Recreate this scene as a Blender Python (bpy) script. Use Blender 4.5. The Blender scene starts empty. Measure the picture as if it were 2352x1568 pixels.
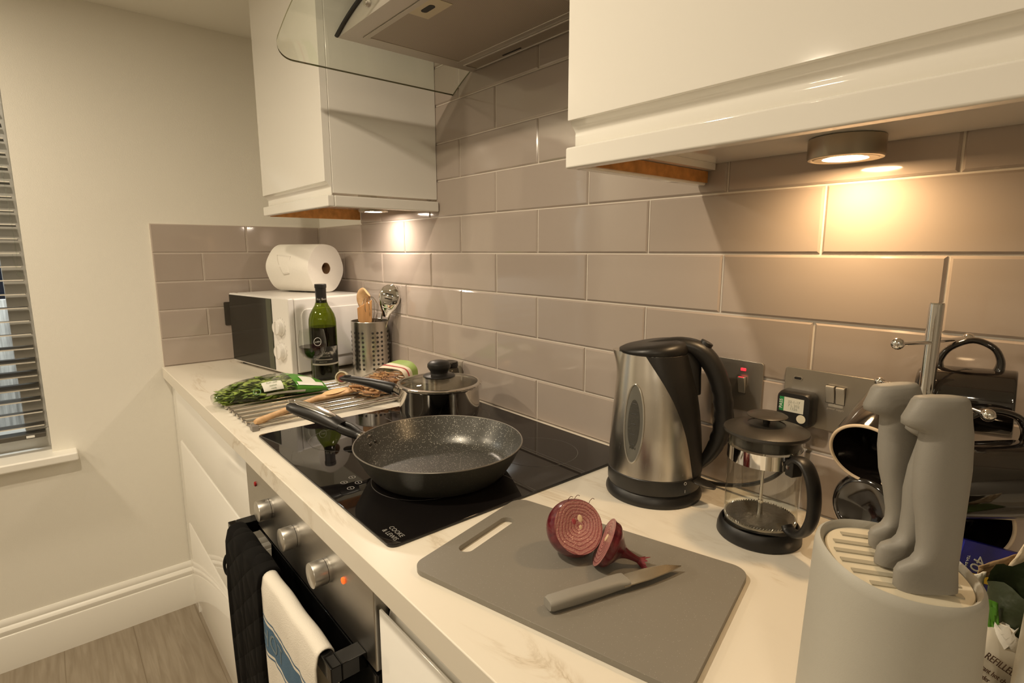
import bpy, bmesh, math, random
from math import sin, cos, pi, radians, sqrt, atan2
from mathutils import Vector, Matrix
random.seed(7)
SC = bpy.context.scene
COL = SC.collection

# ------------------------------------------------------------------ geometry builder
class G:
    def __init__(s): s.v = []; s.f = []
    def add(s, vs, fs, m=None):
        o = len(s.v)
        for p in vs:
            p = Vector(p)
            s.v.append(m @ p if m else p)
        for f in fs: s.f.append([i + o for i in f])
        return s
    def box(s, x0, x1, y0, y1, z0, z1, m=None):
        v = [(x0,y0,z0),(x1,y0,z0),(x1,y1,z0),(x0,y1,z0),(x0,y0,z1),(x1,y0,z1),(x1,y1,z1),(x0,y1,z1)]
        return s.add(v, [(0,3,2,1),(4,5,6,7),(0,1,5,4),(1,2,6,5),(2,3,7,6),(3,0,4,7)], m)
    def lathe(s, prof, n=48, m=None, closed=False):
        """prof: (r,z) from bottom to top along the outside; revolved about z"""
        vs = []; fs = []; rings = []
        for r, z in prof:
            if r < 1e-6:
                rings.append([len(vs)]); vs.append((0,0,z))
            else:
                b = len(vs); rings.append(list(range(b, b+n)))
                vs += [(r*cos(2*pi*i/n), r*sin(2*pi*i/n), z) for i in range(n)]
        pairs = list(zip(rings, rings[1:]))
        if closed: pairs.append((rings[-1], rings[0]))
        for a, b in pairs:
            for i in range(n):
                j = (i+1) % n
                if len(a) == 1 and len(b) == 1: continue
                if len(a) == 1: fs.append((a[0], b[j], b[i]))
                elif len(b) == 1: fs.append((a[i], a[j], b[0]))
                else: fs.append((a[i], a[j], b[j], b[i]))
        return s.add(vs, fs, m)
    def loft(s, rings, m=None, cap=True, loop=False):
        n = len(rings[0]); vs = [p for r in rings for p in r]; fs = []
        k = len(rings)
        for a in range(k if loop else k-1):
            b = (a+1) % k
            for i in range(n):
                j = (i+1) % n
                fs.append((a*n+i, a*n+j, b*n+j, b*n+i))
        if cap and not loop:
            fs.append(tuple(range(n-1, -1, -1))); fs.append(tuple((k-1)*n+i for i in range(n)))
        return s.add(vs, fs, m)
    def tube(s, pts, r, n=12, m=None, cap=True, loop=False, flat=None, up=(0,0,1)):
        """r: radius or list; flat: (a,b) scale pair or list of pairs -> elliptical section (a along side, b along up)"""
        P = [Vector(p) for p in pts]; k = len(P); rings = []
        upv = Vector(up)
        prev = None
        for i in range(k):
            if loop: t = P[(i+1) % k] - P[i-1]
            else: t = P[min(i+1, k-1)] - P[max(i-1, 0)]
            t.normalize()
            if prev is None:
                u = upv - t*upv.dot(t)
                if u.length < 1e-4: u = Vector((1,0,0)) - t*t.x
            else:
                u = prev - t*prev.dot(t)
            u.normalize(); prev = u
            w = t.cross(u)
            rr = r[i] if isinstance(r, (list, tuple)) else r
            fl = (1,1)
            if flat: fl = flat[i] if isinstance(flat[0], (list, tuple)) else flat
            rings.append([P[i] + w*(rr*fl[0]*cos(2*pi*q/n)) + u*(rr*fl[1]*sin(2*pi*q/n)) for q in range(n)])
        return s.loft(rings, m, cap, loop)
    def prism(s, poly, a, b, axis='z', m=None):
        """poly 2D outline, extruded from a to b along axis ('z': poly=(x,y), 'x': poly=(y,z), 'y': poly=(x,z))"""
        def p3(p, t):
            return {'z': (p[0], p[1], t), 'x': (t, p[0], p[1]), 'y': (p[0], t, p[1])}[axis]
        n = len(poly)
        vs = [p3(p, a) for p in poly] + [p3(p, b) for p in poly]
        fs = [tuple(range(n-1, -1, -1)), tuple(range(n, 2*n))] + [(i, (i+1) % n, n+(i+1) % n, n+i) for i in range(n)]
        return s.add(vs, fs, m)
    def ball(s, c, r, n=20, sc=(1,1,1)):
        prof = [(r*sin(pi*i/(n//2)), -r*cos(pi*i/(n//2))) for i in range(n//2+1)]
        prof[0] = (0, -r); prof[-1] = (0, r)
        return s.lathe(prof, n, Matrix.Translation(c) @ Matrix.Diagonal((*sc, 1)))
    def mesh(s, name, fix=True):
        me = bpy.data.meshes.new(name)
        me.from_pydata([tuple(p) for p in s.v], [], s.f)
        if fix:
            bm = bmesh.new(); bm.from_mesh(me)
            bmesh.ops.recalc_face_normals(bm, faces=bm.faces)
            bm.to_mesh(me); bm.free()
        return me

def obj(name, g, mat, parent=None, bevel=0, seg=2, angle=38, smooth=True, subsurf=0, label=None, fix=True):
    me = g.mesh(name, fix) if isinstance(g, G) else g
    o = bpy.data.objects.new(name, me)
    COL.objects.link(o)
    if mat: me.materials.append(mat)
    if smooth:
        me.polygons.foreach_set('use_smooth', [True]*len(me.polygons))
        me.set_sharp_from_angle(angle=radians(angle))
    if bevel:
        b = o.modifiers.new('bevel', 'BEVEL'); b.width = bevel; b.segments = seg
        b.limit_method = 'ANGLE'; b.angle_limit = radians(angle); b.harden_normals = True
    if subsurf:
        b = o.modifiers.new('sub', 'SUBSURF'); b.levels = b.render_levels = subsurf
    if parent: o.parent = parent
    if label: o['label'] = label
    return o
def tag(o, label, cat, group=None, kind=None):
    o['label'] = label; o['category'] = cat
    if group: o['group'] = group
    if kind: o['kind'] = kind
    return o
def thing(name, label, cat, loc=(0,0,0), rotz=0, group=None, rot=None):
    o = bpy.data.objects.new(name, None); COL.objects.link(o)
    o.empty_display_size = .02
    o.location = loc
    o.rotation_euler = rot if rot else (0,0,rotz)
    return tag(o, label, cat, group)
def struct(o, label=None):
    o['kind'] = 'structure'
    if label: o['label'] = label
    return o
def frame(origin, x, y):
    x = Vector(x).normalized(); y = Vector(y); y = (y - x*y.dot(x)).normalized(); z = x.cross(y)
    return Matrix(((x.x,y.x,z.x,origin[0]),(x.y,y.y,z.y,origin[1]),(x.z,y.z,z.z,origin[2]),(0,0,0,1)))
def text_mesh(body, size, depth=.0002, align='CENTER', space=1.0):
    cu = bpy.data.curves.new('lettering', 'FONT'); cu.body = body; cu.size = size
    cu.align_x = align; cu.align_y = 'CENTER'; cu.extrude = depth; cu.resolution_u = 3
    cu.space_character = space
    o = bpy.data.objects.new('lettering', cu); COL.objects.link(o)
    bpy.context.view_layer.update()
    me = bpy.data.meshes.new_from_object(o.evaluated_get(bpy.context.evaluated_depsgraph_get()))
    bpy.data.objects.remove(o); bpy.data.curves.remove(cu)
    return me
def text(name, body, size, mat, parent, m, depth=.0002, wrap=None, **k):
    me = text_mesh(body, size, depth, **k)
    if wrap:      # wrap=(radius, angle, z): bend around a vertical cylinder
        R, a0, z0 = wrap
        for v in me.vertices:
            a = a0 + v.co.x/R; r = R + v.co.z
            v.co = Vector((r*cos(a), r*sin(a), z0 + v.co.y))
    else: me.transform(m)
    return obj(name, me, mat, parent, smooth=False)
def rrect(w, h, r, n=6, cx=0, cy=0):
    out = []
    for qx, qy, a in ((1,1,0),(-1,1,90),(-1,-1,180),(1,-1,270)):
        for i in range(n+1):
            t = radians(a + 90*i/n)
            out.append((cx + qx*(w/2-r) + r*cos(t), cy + qy*(h/2-r) + r*sin(t)))
    return out
def circ(r, n=24, cx=0, cy=0): return [(cx+r*cos(2*pi*i/n), cy+r*sin(2*pi*i/n)) for i in range(n)]
def bez(p0, p1, p2, p3, n=10):
    p0,p1,p2,p3 = map(Vector, (p0,p1,p2,p3)); out = []
    for i in range(n+1):
        t = i/n; out.append(p0*(1-t)**3 + p1*3*t*(1-t)**2 + p2*3*t*t*(1-t) + p3*t**3)
    return out
def spline(pts, n=6):
    P = [Vector(p) for p in pts]; out = []
    for i in range(len(P)-1):
        a = P[max(i-1,0)]; b = P[i]; c = P[i+1]; d = P[min(i+2,len(P)-1)]
        for q in range(n):
            t = q/n
            out.append(.5*((2*b) + (c-a)*t + (2*a-5*b+4*c-d)*t*t + (3*b-a-3*c+d)*t**3))
    out.append(P[-1]); return out

# ------------------------------------------------------------------ materials
def nt(name):
    m = bpy.data.materials.new(name); m.use_nodes = True
    t = m.node_tree; t.nodes.clear()
    out = t.nodes.new('ShaderNodeOutputMaterial')
    return m, t, out
def N(t, kind, **k):
    n = t.nodes.new(kind)
    for a, b in k.items():
        if a.startswith('i_'): n.inputs[a[2:].replace('_', ' ')].default_value = b
        else: setattr(n, a, b)
    return n
def P(name, col, rough=.5, metal=0, coat=0, spec=.5, bump=0, bscale=200, stretch=None, var=0, vscale=8, ior=1.5, trans=0, sheen=0, sss=0, aniso=0, emit=None, estr=0, coords='Object', rvar=0):
    m, t, out = nt(name)
    b = N(t, 'ShaderNodeBsdfPrincipled')
    b.inputs['Base Color'].default_value = (*col, 1); b.inputs['Roughness'].default_value = rough
    b.inputs['Metallic'].default_value = metal; b.inputs['Coat Weight'].default_value = coat
    b.inputs['Coat Roughness'].default_value = .05
    b.inputs['Specular IOR Level'].default_value = spec; b.inputs['IOR'].default_value = ior
    b.inputs['Transmission Weight'].default_value = trans
    b.inputs['Sheen Weight'].default_value = sheen
    if sss: b.inputs['Subsurface Weight'].default_value = sss; b.inputs['Subsurface Radius'].default_value = (.01,.005,.003)
    if aniso: b.inputs['Anisotropic'].default_value = aniso
    if emit: b.inputs['Emission Color'].default_value = (*emit,1); b.inputs['Emission Strength'].default_value = estr
    t.links.new(b.outputs[0], out.inputs[0])
    if bump or var or rvar:
        tc = N(t, 'ShaderNodeTexCoord'); mp = N(t, 'ShaderNodeMapping')
        t.links.new(tc.outputs[coords], mp.inputs[0])
        if stretch: mp.inputs['Scale'].default_value = stretch
    if bump:
        no = N(t, 'ShaderNodeTexNoise', i_Scale=bscale, i_Detail=4.0)
        t.links.new(mp.outputs[0], no.inputs['Vector'])
        bu = N(t, 'ShaderNodeBump', i_Strength=1.0, i_Distance=bump)
        t.links.new(no.outputs[0], bu.inputs['Height']); t.links.new(bu.outputs[0], b.inputs['Normal'])
    if var:
        no = N(t, 'ShaderNodeTexNoise', i_Scale=vscale, i_Detail=5.0)
        t.links.new(mp.outputs[0], no.inputs['Vector'])
        cr = N(t, 'ShaderNodeValToRGB')
        cr.color_ramp.elements[0].position = .3; cr.color_ramp.elements[1].position = .7
        cr.color_ramp.elements[0].color = (*[c*(1-var) for c in col],1)
        cr.color_ramp.elements[1].color = (*[min(1,c*(1+var)) for c in col],1)
        t.links.new(no.outputs[0], cr.inputs[0]); t.links.new(cr.outputs[0], b.inputs['Base Color'])
    if rvar:
        no = N(t, 'ShaderNodeTexNoise', i_Scale=bscale, i_Detail=3.0)
        t.links.new(mp.outputs[0], no.inputs['Vector'])
        mr = N(t, 'ShaderNodeMapRange'); mr.inputs[3].default_value = rough-rvar; mr.inputs[4].default_value = rough+rvar
        t.links.new(no.outputs[0], mr.inputs[0]); t.links.new(mr.outputs[0], b.inputs['Roughness'])
    return m
def thin_glass(name, tint=(.95,.97,.95), rough=.0, boost=1.0, base=.04):
    """clear sheet: what lies behind shows through, edges on reflect more"""
    m, t, out = nt(name)
    tr = N(t, 'ShaderNodeBsdfTransparent'); tr.inputs[0].default_value = (*tint,1)
    gl = N(t, 'ShaderNodeBsdfGlossy'); gl.inputs['Roughness'].default_value = rough
    fr = N(t, 'ShaderNodeFresnel')
    ge = N(t, 'ShaderNodeNewGeometry'); io = N(t, 'ShaderNodeMath', operation='MULTIPLY_ADD')
    io.inputs[1].default_value = 1/1.45-1.45; io.inputs[2].default_value = 1.45      # same reflectance from both faces
    t.links.new(ge.outputs['Backfacing'], io.inputs[0]); t.links.new(io.outputs[0], fr.inputs[0])
    mu = N(t, 'ShaderNodeMath', operation='MULTIPLY'); mu.inputs[1].default_value = boost
    mx = N(t, 'ShaderNodeMixShader')
    t.links.new(fr.outputs[0], mu.inputs[0]); t.links.new(mu.outputs[0], mx.inputs[0])
    t.links.new(tr.outputs[0], mx.inputs[1]); t.links.new(gl.outputs[0], mx.inputs[2])
    t.links.new(mx.outputs[0], out.inputs[0])
    return m
def emit(name, col, s):
    m, t, out = nt(name)
    e = N(t, 'ShaderNodeEmission', i_Strength=s); e.inputs[0].default_value = (*col,1)
    t.links.new(e.outputs[0], out.inputs[0]); return m
def ramp_mat(name, scale, stops, rough, stretch=(1,1,1), detail=6, dist=0, bump=0, rot=(0,0,0), kind='noise', coat=0, spec=.5):
    m, t, out = nt(name)
    b = N(t, 'ShaderNodeBsdfPrincipled', i_Roughness=rough); t.links.new(b.outputs[0], out.inputs[0])
    b.inputs['Coat Weight'].default_value = coat; b.inputs['Specular IOR Level'].default_value = spec
    tc = N(t, 'ShaderNodeTexCoord'); mp = N(t, 'ShaderNodeMapping')
    mp.inputs['Scale'].default_value = stretch; mp.inputs['Rotation'].default_value = rot
    t.links.new(tc.outputs['Object'], mp.inputs[0])
    if kind == 'noise':
        no = N(t, 'ShaderNodeTexNoise', i_Scale=scale, i_Detail=float(detail), i_Distortion=float(dist))
    else:
        no = N(t, 'ShaderNodeTexWave', i_Scale=scale, i_Detail=float(detail), i_Distortion=float(dist))
    t.links.new(mp.outputs[0], no.inputs['Vector'])
    cr = N(t, 'ShaderNodeValToRGB'); el = cr.color_ramp.elements
    while len(el) < len(stops): el.new(.5)
    for e, (p, c) in zip(el, stops): e.position = p; e.color = (*c,1)
    t.links.new(no.outputs[0], cr.inputs[0]); t.links.new(cr.outputs[0], b.inputs['Base Color'])
    if bump:
        bu = N(t, 'ShaderNodeBump', i_Distance=bump); t.links.new(no.outputs[0], bu.inputs['Height'])
        t.links.new(bu.outputs[0], b.inputs['Normal'])
    return m

M_wall = P('painted plaster', (.80,.775,.70), .75, bump=.0004, bscale=350)
M_far = P('dimmed far plaster', (.38,.35,.30), .8)  # dimness of the unseen room put into the wall colour, less bounce and reflection
M_ceil = P('ceiling paint', (.78,.76,.69), .85)
M_trim = P('white gloss paint', (.83,.81,.75), .3)
M_gloss = P('gloss white cabinet', (.84,.82,.765), .07, coat=.5)
M_satin = P('white melamine', (.80,.77,.70), .4)
M_chip = P('raw chipboard edge', (.50,.23,.06), .7, var=.25, vscale=60)
M_grout = P('grout', (.72,.66,.58), .8)
M_steel = P('brushed steel', (.70,.665,.61), .26, 1, rvar=.03, bscale=900, stretch=(1,1,.01))
M_steelh = P('brushed steel panel', (.50,.475,.435), .33, 1, bump=.0001, bscale=700, stretch=(.02,1,1), rvar=.06)
M_hoodst = P('hood steel', (.58,.54,.49), .42, 1, rvar=.05, bscale=400)
M_alu = P('satin aluminium', (.70,.68,.64), .32, 1)
M_chrome = P('chrome', (.80,.79,.77), .05, 1)
M_polish = P('polished steel', (.68,.65,.60), .10, 1)
M_blackpl = P('black plastic', (.012,.011,.010), .38, bump=.0001, bscale=900)
M_blackgl = P('black glass', (.004,.004,.004), .03, coat=.0, spec=.3)
M_hob = P('hob glass', (.006,.005,.005), .025, spec=.5)
M_mark = P('printed hob marking', (.085,.08,.073), .4)
M_white = P('white print', (.8,.8,.76), .5)
M_mug = P('black glazed stoneware', (.008,.006,.005), .09, coat=1.0, bump=.0003, bscale=40)
M_cream = P('cream clay rim', (.66,.52,.36), .6)
M_dark = P('dark recess', (.01,.009,.008), .6)
M_glass = thin_glass('clear glass')
M_hoodgl = thin_glass('hood glass', (.955,.975,.945))
M_edge = P('glass edge', (.12,.115,.06), .15)
M_grey = P('soft grey rubber', (.25,.235,.205), .55, bump=.00008, bscale=1500)
M_block = P('matt grey knife block', (.43,.415,.365), .55, bump=.00008, bscale=1500)
M_insert = P('cream insert', (.70,.63,.48), .5)
M_paper = P('kitchen paper', (.84,.81,.74), .9, bump=.0006, bscale=220)
M_card = P('brown cardboard', (.22,.12,.05), .9)
M_mwv = P('microwave white', (.78,.755,.72), .28)
M_mwglass = P('microwave door glass', (.016,.015,.011), .12, spec=.3)
M_wood = ramp_mat('pale beech', 14, [(.3,(.62,.37,.17)),(.7,(.76,.50,.27))], .55, (1,8,8))
M_wood2 = ramp_mat('oiled beech', 10, [(.3,(.40,.20,.07)),(.7,(.52,.28,.11))], .5, (8,8,1))
M_red = P('red indicator', (.30,.01,.01), .2)
M_orange = P('lit orange neon', (.9,.12,.02), .3, emit=(1,.14,.02), estr=1.1)
M_redlit = P('lit red neon', (.9,.03,.04), .3, emit=(1,.03,.05), estr=1.4)

def mat_tile():
    m, t, out = nt('glazed taupe tile')
    b = N(t, 'ShaderNodeBsdfPrincipled', i_Roughness=.09); t.links.new(b.outputs[0], out.inputs[0])
    b.inputs['Coat Weight'].default_value = .3; b.inputs['Coat Roughness'].default_value = .04
    geo = N(t, 'ShaderNodeNewGeometry'); cr = N(t, 'ShaderNodeValToRGB')
    cr.color_ramp.elements[0].color = (.390,.330,.285,1); cr.color_ramp.elements[1].color = (.430,.366,.318,1)
    t.links.new(geo.outputs['Random Per Island'], cr.inputs[0]); t.links.new(cr.outputs[0], b.inputs['Base Color'])
    tc = N(t, 'ShaderNodeTexCoord'); no = N(t, 'ShaderNodeTexNoise', i_Scale=9.0, i_Detail=1.0)
    t.links.new(tc.outputs['Object'], no.inputs['Vector'])
    bu = N(t, 'ShaderNodeBump', i_Distance=.0012, i_Strength=.6); t.links.new(no.outputs[0], bu.inputs['Height'])
    t.links.new(bu.outputs[0], b.inputs['Normal'])
    t.links.new(bu.outputs[0], b.inputs['Coat Normal'])
    return m
M_tile = mat_tile()

def mat_marble():
    m, t, out = nt('marble effect laminate')
    b = N(t, 'ShaderNodeBsdfPrincipled', i_Roughness=.32); t.links.new(b.outputs[0], out.inputs[0])
    tc = N(t, 'ShaderNodeTexCoord'); mp = N(t, 'ShaderNodeMapping')
    mp.inputs['Rotation'].default_value = (0,0,radians(-38)); mp.inputs['Scale'].default_value = (1.3,6.5,1)
    t.links.new(tc.outputs['Object'], mp.inputs[0])
    n1 = N(t, 'ShaderNodeTexNoise', i_Scale=2.4, i_Detail=8.0, i_Roughness=.62, i_Distortion=.9)
    t.links.new(mp.outputs[0], n1.inputs['Vector'])
    a = N(t, 'ShaderNodeMath', operation='SUBTRACT'); a.inputs[1].default_value = .5
    t.links.new(n1.outputs[0], a.inputs[0])
    ab = N(t, 'ShaderNodeMath', operation='ABSOLUTE'); t.links.new(a.outputs[0], ab.inputs[0])
    cr = N(t, 'ShaderNodeValToRGB'); e = cr.color_ramp.elements
    e[0].position = 0; e[0].color = (.56,.49,.38,1); e[1].position = .035; e[1].color = (.76,.71,.61,1)
    x = e.new(.012); x.color = (.68,.61,.50,1)
    t.links.new(ab.outputs[0], cr.inputs[0])
    n2 = N(t, 'ShaderNodeTexNoise', i_Scale=3.0, i_Detail=3.0); t.links.new(mp.outputs[0], n2.inputs['Vector'])
    c2 = N(t, 'ShaderNodeValToRGB'); c2.color_ramp.elements[0].position = .48; c2.color_ramp.elements[1].position = .66
    t.links.new(n2.outputs[0], c2.inputs[0])
    mx = N(t, 'ShaderNodeMix', data_type='RGBA'); mx.inputs[6].default_value = (.77,.72,.62,1)
    t.links.new(c2.outputs[0], mx.inputs[0]); t.links.new(cr.outputs[0], mx.inputs[7])
    t.links.new(mx.outputs[2], b.inputs['Base Color'])
    return m
M_marble = mat_marble()

def mat_floor():
    m, t, out = nt('grey oak laminate')
    b = N(t, 'ShaderNodeBsdfPrincipled', i_Roughness=.45); t.links.new(b.outputs[0], out.inputs[0])
    tc = N(t, 'ShaderNodeTexCoord'); mp = N(t, 'ShaderNodeMapping'); mp.inputs['Scale'].default_value = (1,1,1)
    t.links.new(tc.outputs['Object'], mp.inputs[0])
    br = N(t, 'ShaderNodeTexBrick', i_Scale=1.0, i_Mortar_Size=.0012, i_Brick_Width=1.2, i_Row_Height=.19)
    br.offset = .37
    br.inputs['Color1'].default_value = (.25,.21,.16,1); br.inputs['Color2'].default_value = (.29,.245,.185,1); br.inputs['Mortar'].default_value = (.2,.16,.11,1)
    t.links.new(mp.outputs[0], br.inputs['Vector'])
    m2 = N(t, 'ShaderNodeMapping'); m2.inputs['Scale'].default_value = (2.0,26,1); t.links.new(tc.outputs['Object'], m2.inputs[0])
    no = N(t, 'ShaderNodeTexNoise', i_Scale=2.6, i_Detail=7.0, i_Distortion=.6); t.links.new(m2.outputs[0], no.inputs['Vector'])
    cr = N(t, 'ShaderNodeValToRGB'); cr.color_ramp.elements[0].position = .35; cr.color_ramp.elements[1].position = .68
    cr.color_ramp.elements[0].color = (.78,.75,.71,1); cr.color_ramp.elements[1].color = (1.04,1.04,1.04,1)
    t.links.new(no.outputs[0], cr.inputs[0])
    mx = N(t, 'ShaderNodeMix', data_type='RGBA', blend_type='MULTIPLY'); mx.inputs[0].default_value = 1
    t.links.new(br.outputs[0], mx.inputs[6]); t.links.new(cr.outputs[0], mx.inputs[7])
    t.links.new(mx.outputs[2], b.inputs['Base Color'])
    return m
M_floor = mat_floor()

def mat_fleck(name, base, fleck, scale, thr, rough, metal=0):
    m, t, out = nt(name)
    b = N(t, 'ShaderNodeBsdfPrincipled', i_Roughness=rough, i_Metallic=metal); t.links.new(b.outputs[0], out.inputs[0])
    tc = N(t, 'ShaderNodeTexCoord')
    vo = N(t, 'ShaderNodeTexVoronoi', i_Scale=scale); t.links.new(tc.outputs['Object'], vo.inputs['Vector'])
    sm = N(t, 'ShaderNodeMath', operation='LESS_THAN'); sm.inputs[1].default_value = thr
    t.links.new(vo.outputs['Distance'], sm.inputs[0])
    no = N(t, 'ShaderNodeTexNoise', i_Scale=scale*.6, i_Detail=2.0); t.links.new(tc.outputs['Object'], no.inputs['Vector'])
    g2 = N(t, 'ShaderNodeMath', operation='GREATER_THAN'); g2.inputs[1].default_value = .52; t.links.new(no.outputs[0], g2.inputs[0])
    mu = N(t, 'ShaderNodeMath', operation='MULTIPLY'); t.links.new(sm.outputs[0], mu.inputs[0]); t.links.new(g2.outputs[0], mu.inputs[1])
    mx = N(t, 'ShaderNodeMix', data_type='RGBA'); mx.inputs[6].default_value = (*base,1); mx.inputs[7].default_value = (*fleck,1)
    t.links.new(mu.outputs[0], mx.inputs[0]); t.links.new(mx.outputs[2], b.inputs['Base Color'])
    return m
M_pan = mat_fleck('flecked non stick', (.072,.070,.062), (.62,.60,.54), 430, .27, .30, .3)
M_panout = mat_fleck('dark pan outside', (.058,.056,.047), (.20,.19,.16), 600, .2, .36, .3)
M_board = mat_fleck('flecked grey plastic', (.205,.188,.158), (.34,.32,.28), 420, .16, .42)

# ------------------------------------------------------------------ ROOM
TOP = .91           # worktop surface
CEIL = 2.06
WIN_Y = -.908; WIN_Y2 = -1.75; WIN_Z0 = .682; WIN_Z1 = 1.90
g = G(); g.box(-.3, 4.0, -3.0, .1, -.05, 0); struct(obj('floor', g, M_floor, smooth=False))
g = G(); g.box(-.3, 4.0, -3.0, .1, CEIL, CEIL+.05); struct(obj('ceiling', g, M_ceil, smooth=False))
g = G()
g.box(-.16, 0, WIN_Y, .1, 0, CEIL); g.box(-.16, 0, -3.0, WIN_Y2, 0, CEIL)
g.box(-.16, 0, WIN_Y2, WIN_Y, 0, WIN_Z0-.03); g.box(-.16, 0, WIN_Y2, WIN_Y, WIN_Z1, CEIL)
wall_left = struct(obj('wall_left', g, M_wall, smooth=False))
g = G(); g.box(0, 4.0, 0, .1, 0, CEIL); wall_back = struct(obj('wall_back', g, M_wall, smooth=False))
g = G(); g.box(-.3, 4.0, -3.1, -3.0, 0, CEIL); struct(obj('wall_front', g, M_far, smooth=False))
g = G(); g.box(4.0, 4.1, -3.1, .1, 0, CEIL); struct(obj('wall_right', g, M_far, smooth=False))

# tiles: 300 x 96 mm in running bond, each with an eased edge
H = .09837; L0 = 1.3026; HW = .1506; K0 = .8447; GR = .0016
def tile(g, a0, a1, z0, z1, left):
    a0 += GR; a1 -= GR; z0 += GR*.9; z1 -= GR*.9
    if a1-a0 < .006: return
    t = .0085; e = .0022; i = .003
    q = random.uniform(-.0002,.0002)
    def p(a, z, d): return (d, a, z) if left else (a, -d, z)
    v = [p(a0,z0,0),p(a1,z0,0),p(a1,z1,0),p(a0,z1,0), p(a0,z0,t-e),p(a1,z0,t-e),p(a1,z1,t-e),p(a0,z1,t-e),
         p(a0+i,z0+i,t+q),p(a1-i,z0+i,t-q),p(a1-i,z1-i,t-q),p(a0+i,z1-i,t+q)]
    f = [(8,9,10,11)]
    for k in range(4):
        l = (k+1) % 4
        f += [(k,l,4+l,4+k),(4+k,4+l,8+l,8+k)]
    g.add(v, f)
g = G()
for r in range(-8, 4):
    z1 = L0 - r*H; z0 = z1 - H
    if z0 < TOP-.02: z0 = TOP
    z1 = min(z1, CEIL)
    if z0 >= CEIL: continue
    lim = .009 if r >= -1 else .392
    k = -8
    while True:
        a0 = K0 + (k + ((r-k) % 2))*HW; a1 = a0 + 2*HW; k += 2
        if a0 > 3.1: break
        a0 = max(a0, lim)
        if a1 - a0 > .004: tile(g, a0, min(a1, 3.2), z0, z1, False)
struct(obj('tile_panel', g, M_tile, wall_back, angle=20))
g = G(); g.box(.0, 3.2, -.0052, 0, TOP-.02, 1.4010); g.box(.392, 3.2, -.0052, 0, 1.4010, CEIL)
struct(obj('grout', g, M_grout, wall_back, smooth=False))
g = G()
YL = -.583
for r in range(-1, 4):
    z1 = L0 - r*H; z0 = max(z1 - H, TOP) if r == 3 else z1-H
    ys = [YL]
    y = YL + (2*HW if r % 2 else HW)
    while y < -.009: ys.append(y); y += 2*HW
    ys.append(-.009)
    for a, b in zip(ys, ys[1:]): tile(g, a, b, z0, z1, True)
struct(obj('tile_panel', g, M_tile, wall_left, angle=20))
g = G(); g.box(0, .0052, YL, 0, TOP-.02, L0+H); struct(obj('grout', g, M_grout, wall_left, smooth=False))

g = G()
g.prism([(0,0),(.018,0),(.018,.112),(.0165,.116),(.0135,.118),(.0155,.126),(.0155,.134),(.011,.143),(.0075,.146),(.0085,.152),(.006,.162),(.002,.168),(0,.168)], -3.0, -.552, 'y')
struct(obj('baseboard_left', g, M_trim, angle=25))

# window in the left wall
win = struct(bpy.data.objects.new('window_1', None)); COL.objects.link(win)
g = G()
for y0,y1,z0,z1 in ((WIN_Y2,WIN_Y,WIN_Z0-.03,WIN_Z0+.055),(WIN_Y2,WIN_Y,WIN_Z1-.06,WIN_Z1),(WIN_Y-.06,WIN_Y,WIN_Z0+.055,WIN_Z1-.06),(WIN_Y2,WIN_Y2+.06,WIN_Z0+.055,WIN_Z1-.06)):
    g.box(-.15, -.09, y0, y1, z0, z1)
struct(obj('window_frame', g, M_trim, win, bevel=.004))
g = G(); g.box(-.128, -.12, WIN_Y2+.06, WIN_Y-.06, WIN_Z0+.05, WIN_Z1-.06); struct(obj('window_pane', g, thin_glass('window glass', (.9,.92,.9)), win, smooth=False))
g = G(); g.box(-.09, .055, WIN_Y2-.06, -.846, .650, .6775); struct(obj('window_sill', g, M_trim, win, bevel=.006, seg=3))

# pale timber fence outside, lit at night by an added area light out of view
M_fence = ramp_mat('weathered pale fence', 9, [(.3,(.33,.32,.30)),(.65,(.72,.71,.68))], .8, (1,14,.7), detail=8)
fn = G()
for i in range(14): fn.box(-.62, -.60, -2.3+.11*i, -2.3+.11*i+.106, .0, 1.13)
tag(obj('fence', fn, M_fence, bevel=.002), 'pale timber fence outside, seen between the slats of the blind', 'fence')
gl_ = bpy.data.lights.new('fence_fill_light', 'AREA'); gl_.size = .15; gl_.energy = 32; gl_.color = (.95,.97,1)  # added fill for the fence, no fitting stands here
go_ = bpy.data.objects.new('fence_fill_light', gl_); COL.objects.link(go_); go_.location = (-.32,-1.25,1.9); go_.rotation_euler = (0, radians(14), 0)
# blind
M_slat = P('taupe slat', (.085,.078,.064), .4)
M_slatedge = P('lit slat edge', (.62,.59,.52), .4)  # paler strip colour stands for light caught on the front edges
bl = thing('venetian_blind', 'dark taupe slatted venetian blind, open, in the window at the left edge', 'blind', (-.045, 0, 0))
g = G(); ge = G(); n = 26; zt = 1.80; zb = .742
for i in range(n):
    z = zt - (zt-.765)*i/(n-1)
    tilt = radians(-2 + 2*sin(i*1.7)) if i < 19 else radians((4,9,12,13,3,-4,0)[i-19])
    m = Matrix.Translation((0,0,z)) @ Matrix.Rotation(tilt, 4, 'Y')
    g.box(-.025, .025, WIN_Y2+.012, WIN_Y-.010, -.0014, .0014, m); ge.box(.0251, .0262, WIN_Y2+.012, WIN_Y-.010, -.0017, .0017, m)
obj('slat_edges', ge, M_slatedge, bl, smooth=False)
obj('slats', g, M_slat, bl, smooth=False)
g = G(); g.box(-.025, .025, WIN_Y2+.012, WIN_Y-.010, zb-.016, zb-.001); obj('bottom_rail', g, M_slat, bl, bevel=.002)
g = G(); g.box(-.028, .03, WIN_Y2+.005, WIN_Y-.005, zt+.02, zt+.075); obj('head_rail', g, M_slat, bl, bevel=.002)
g = G()
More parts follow.
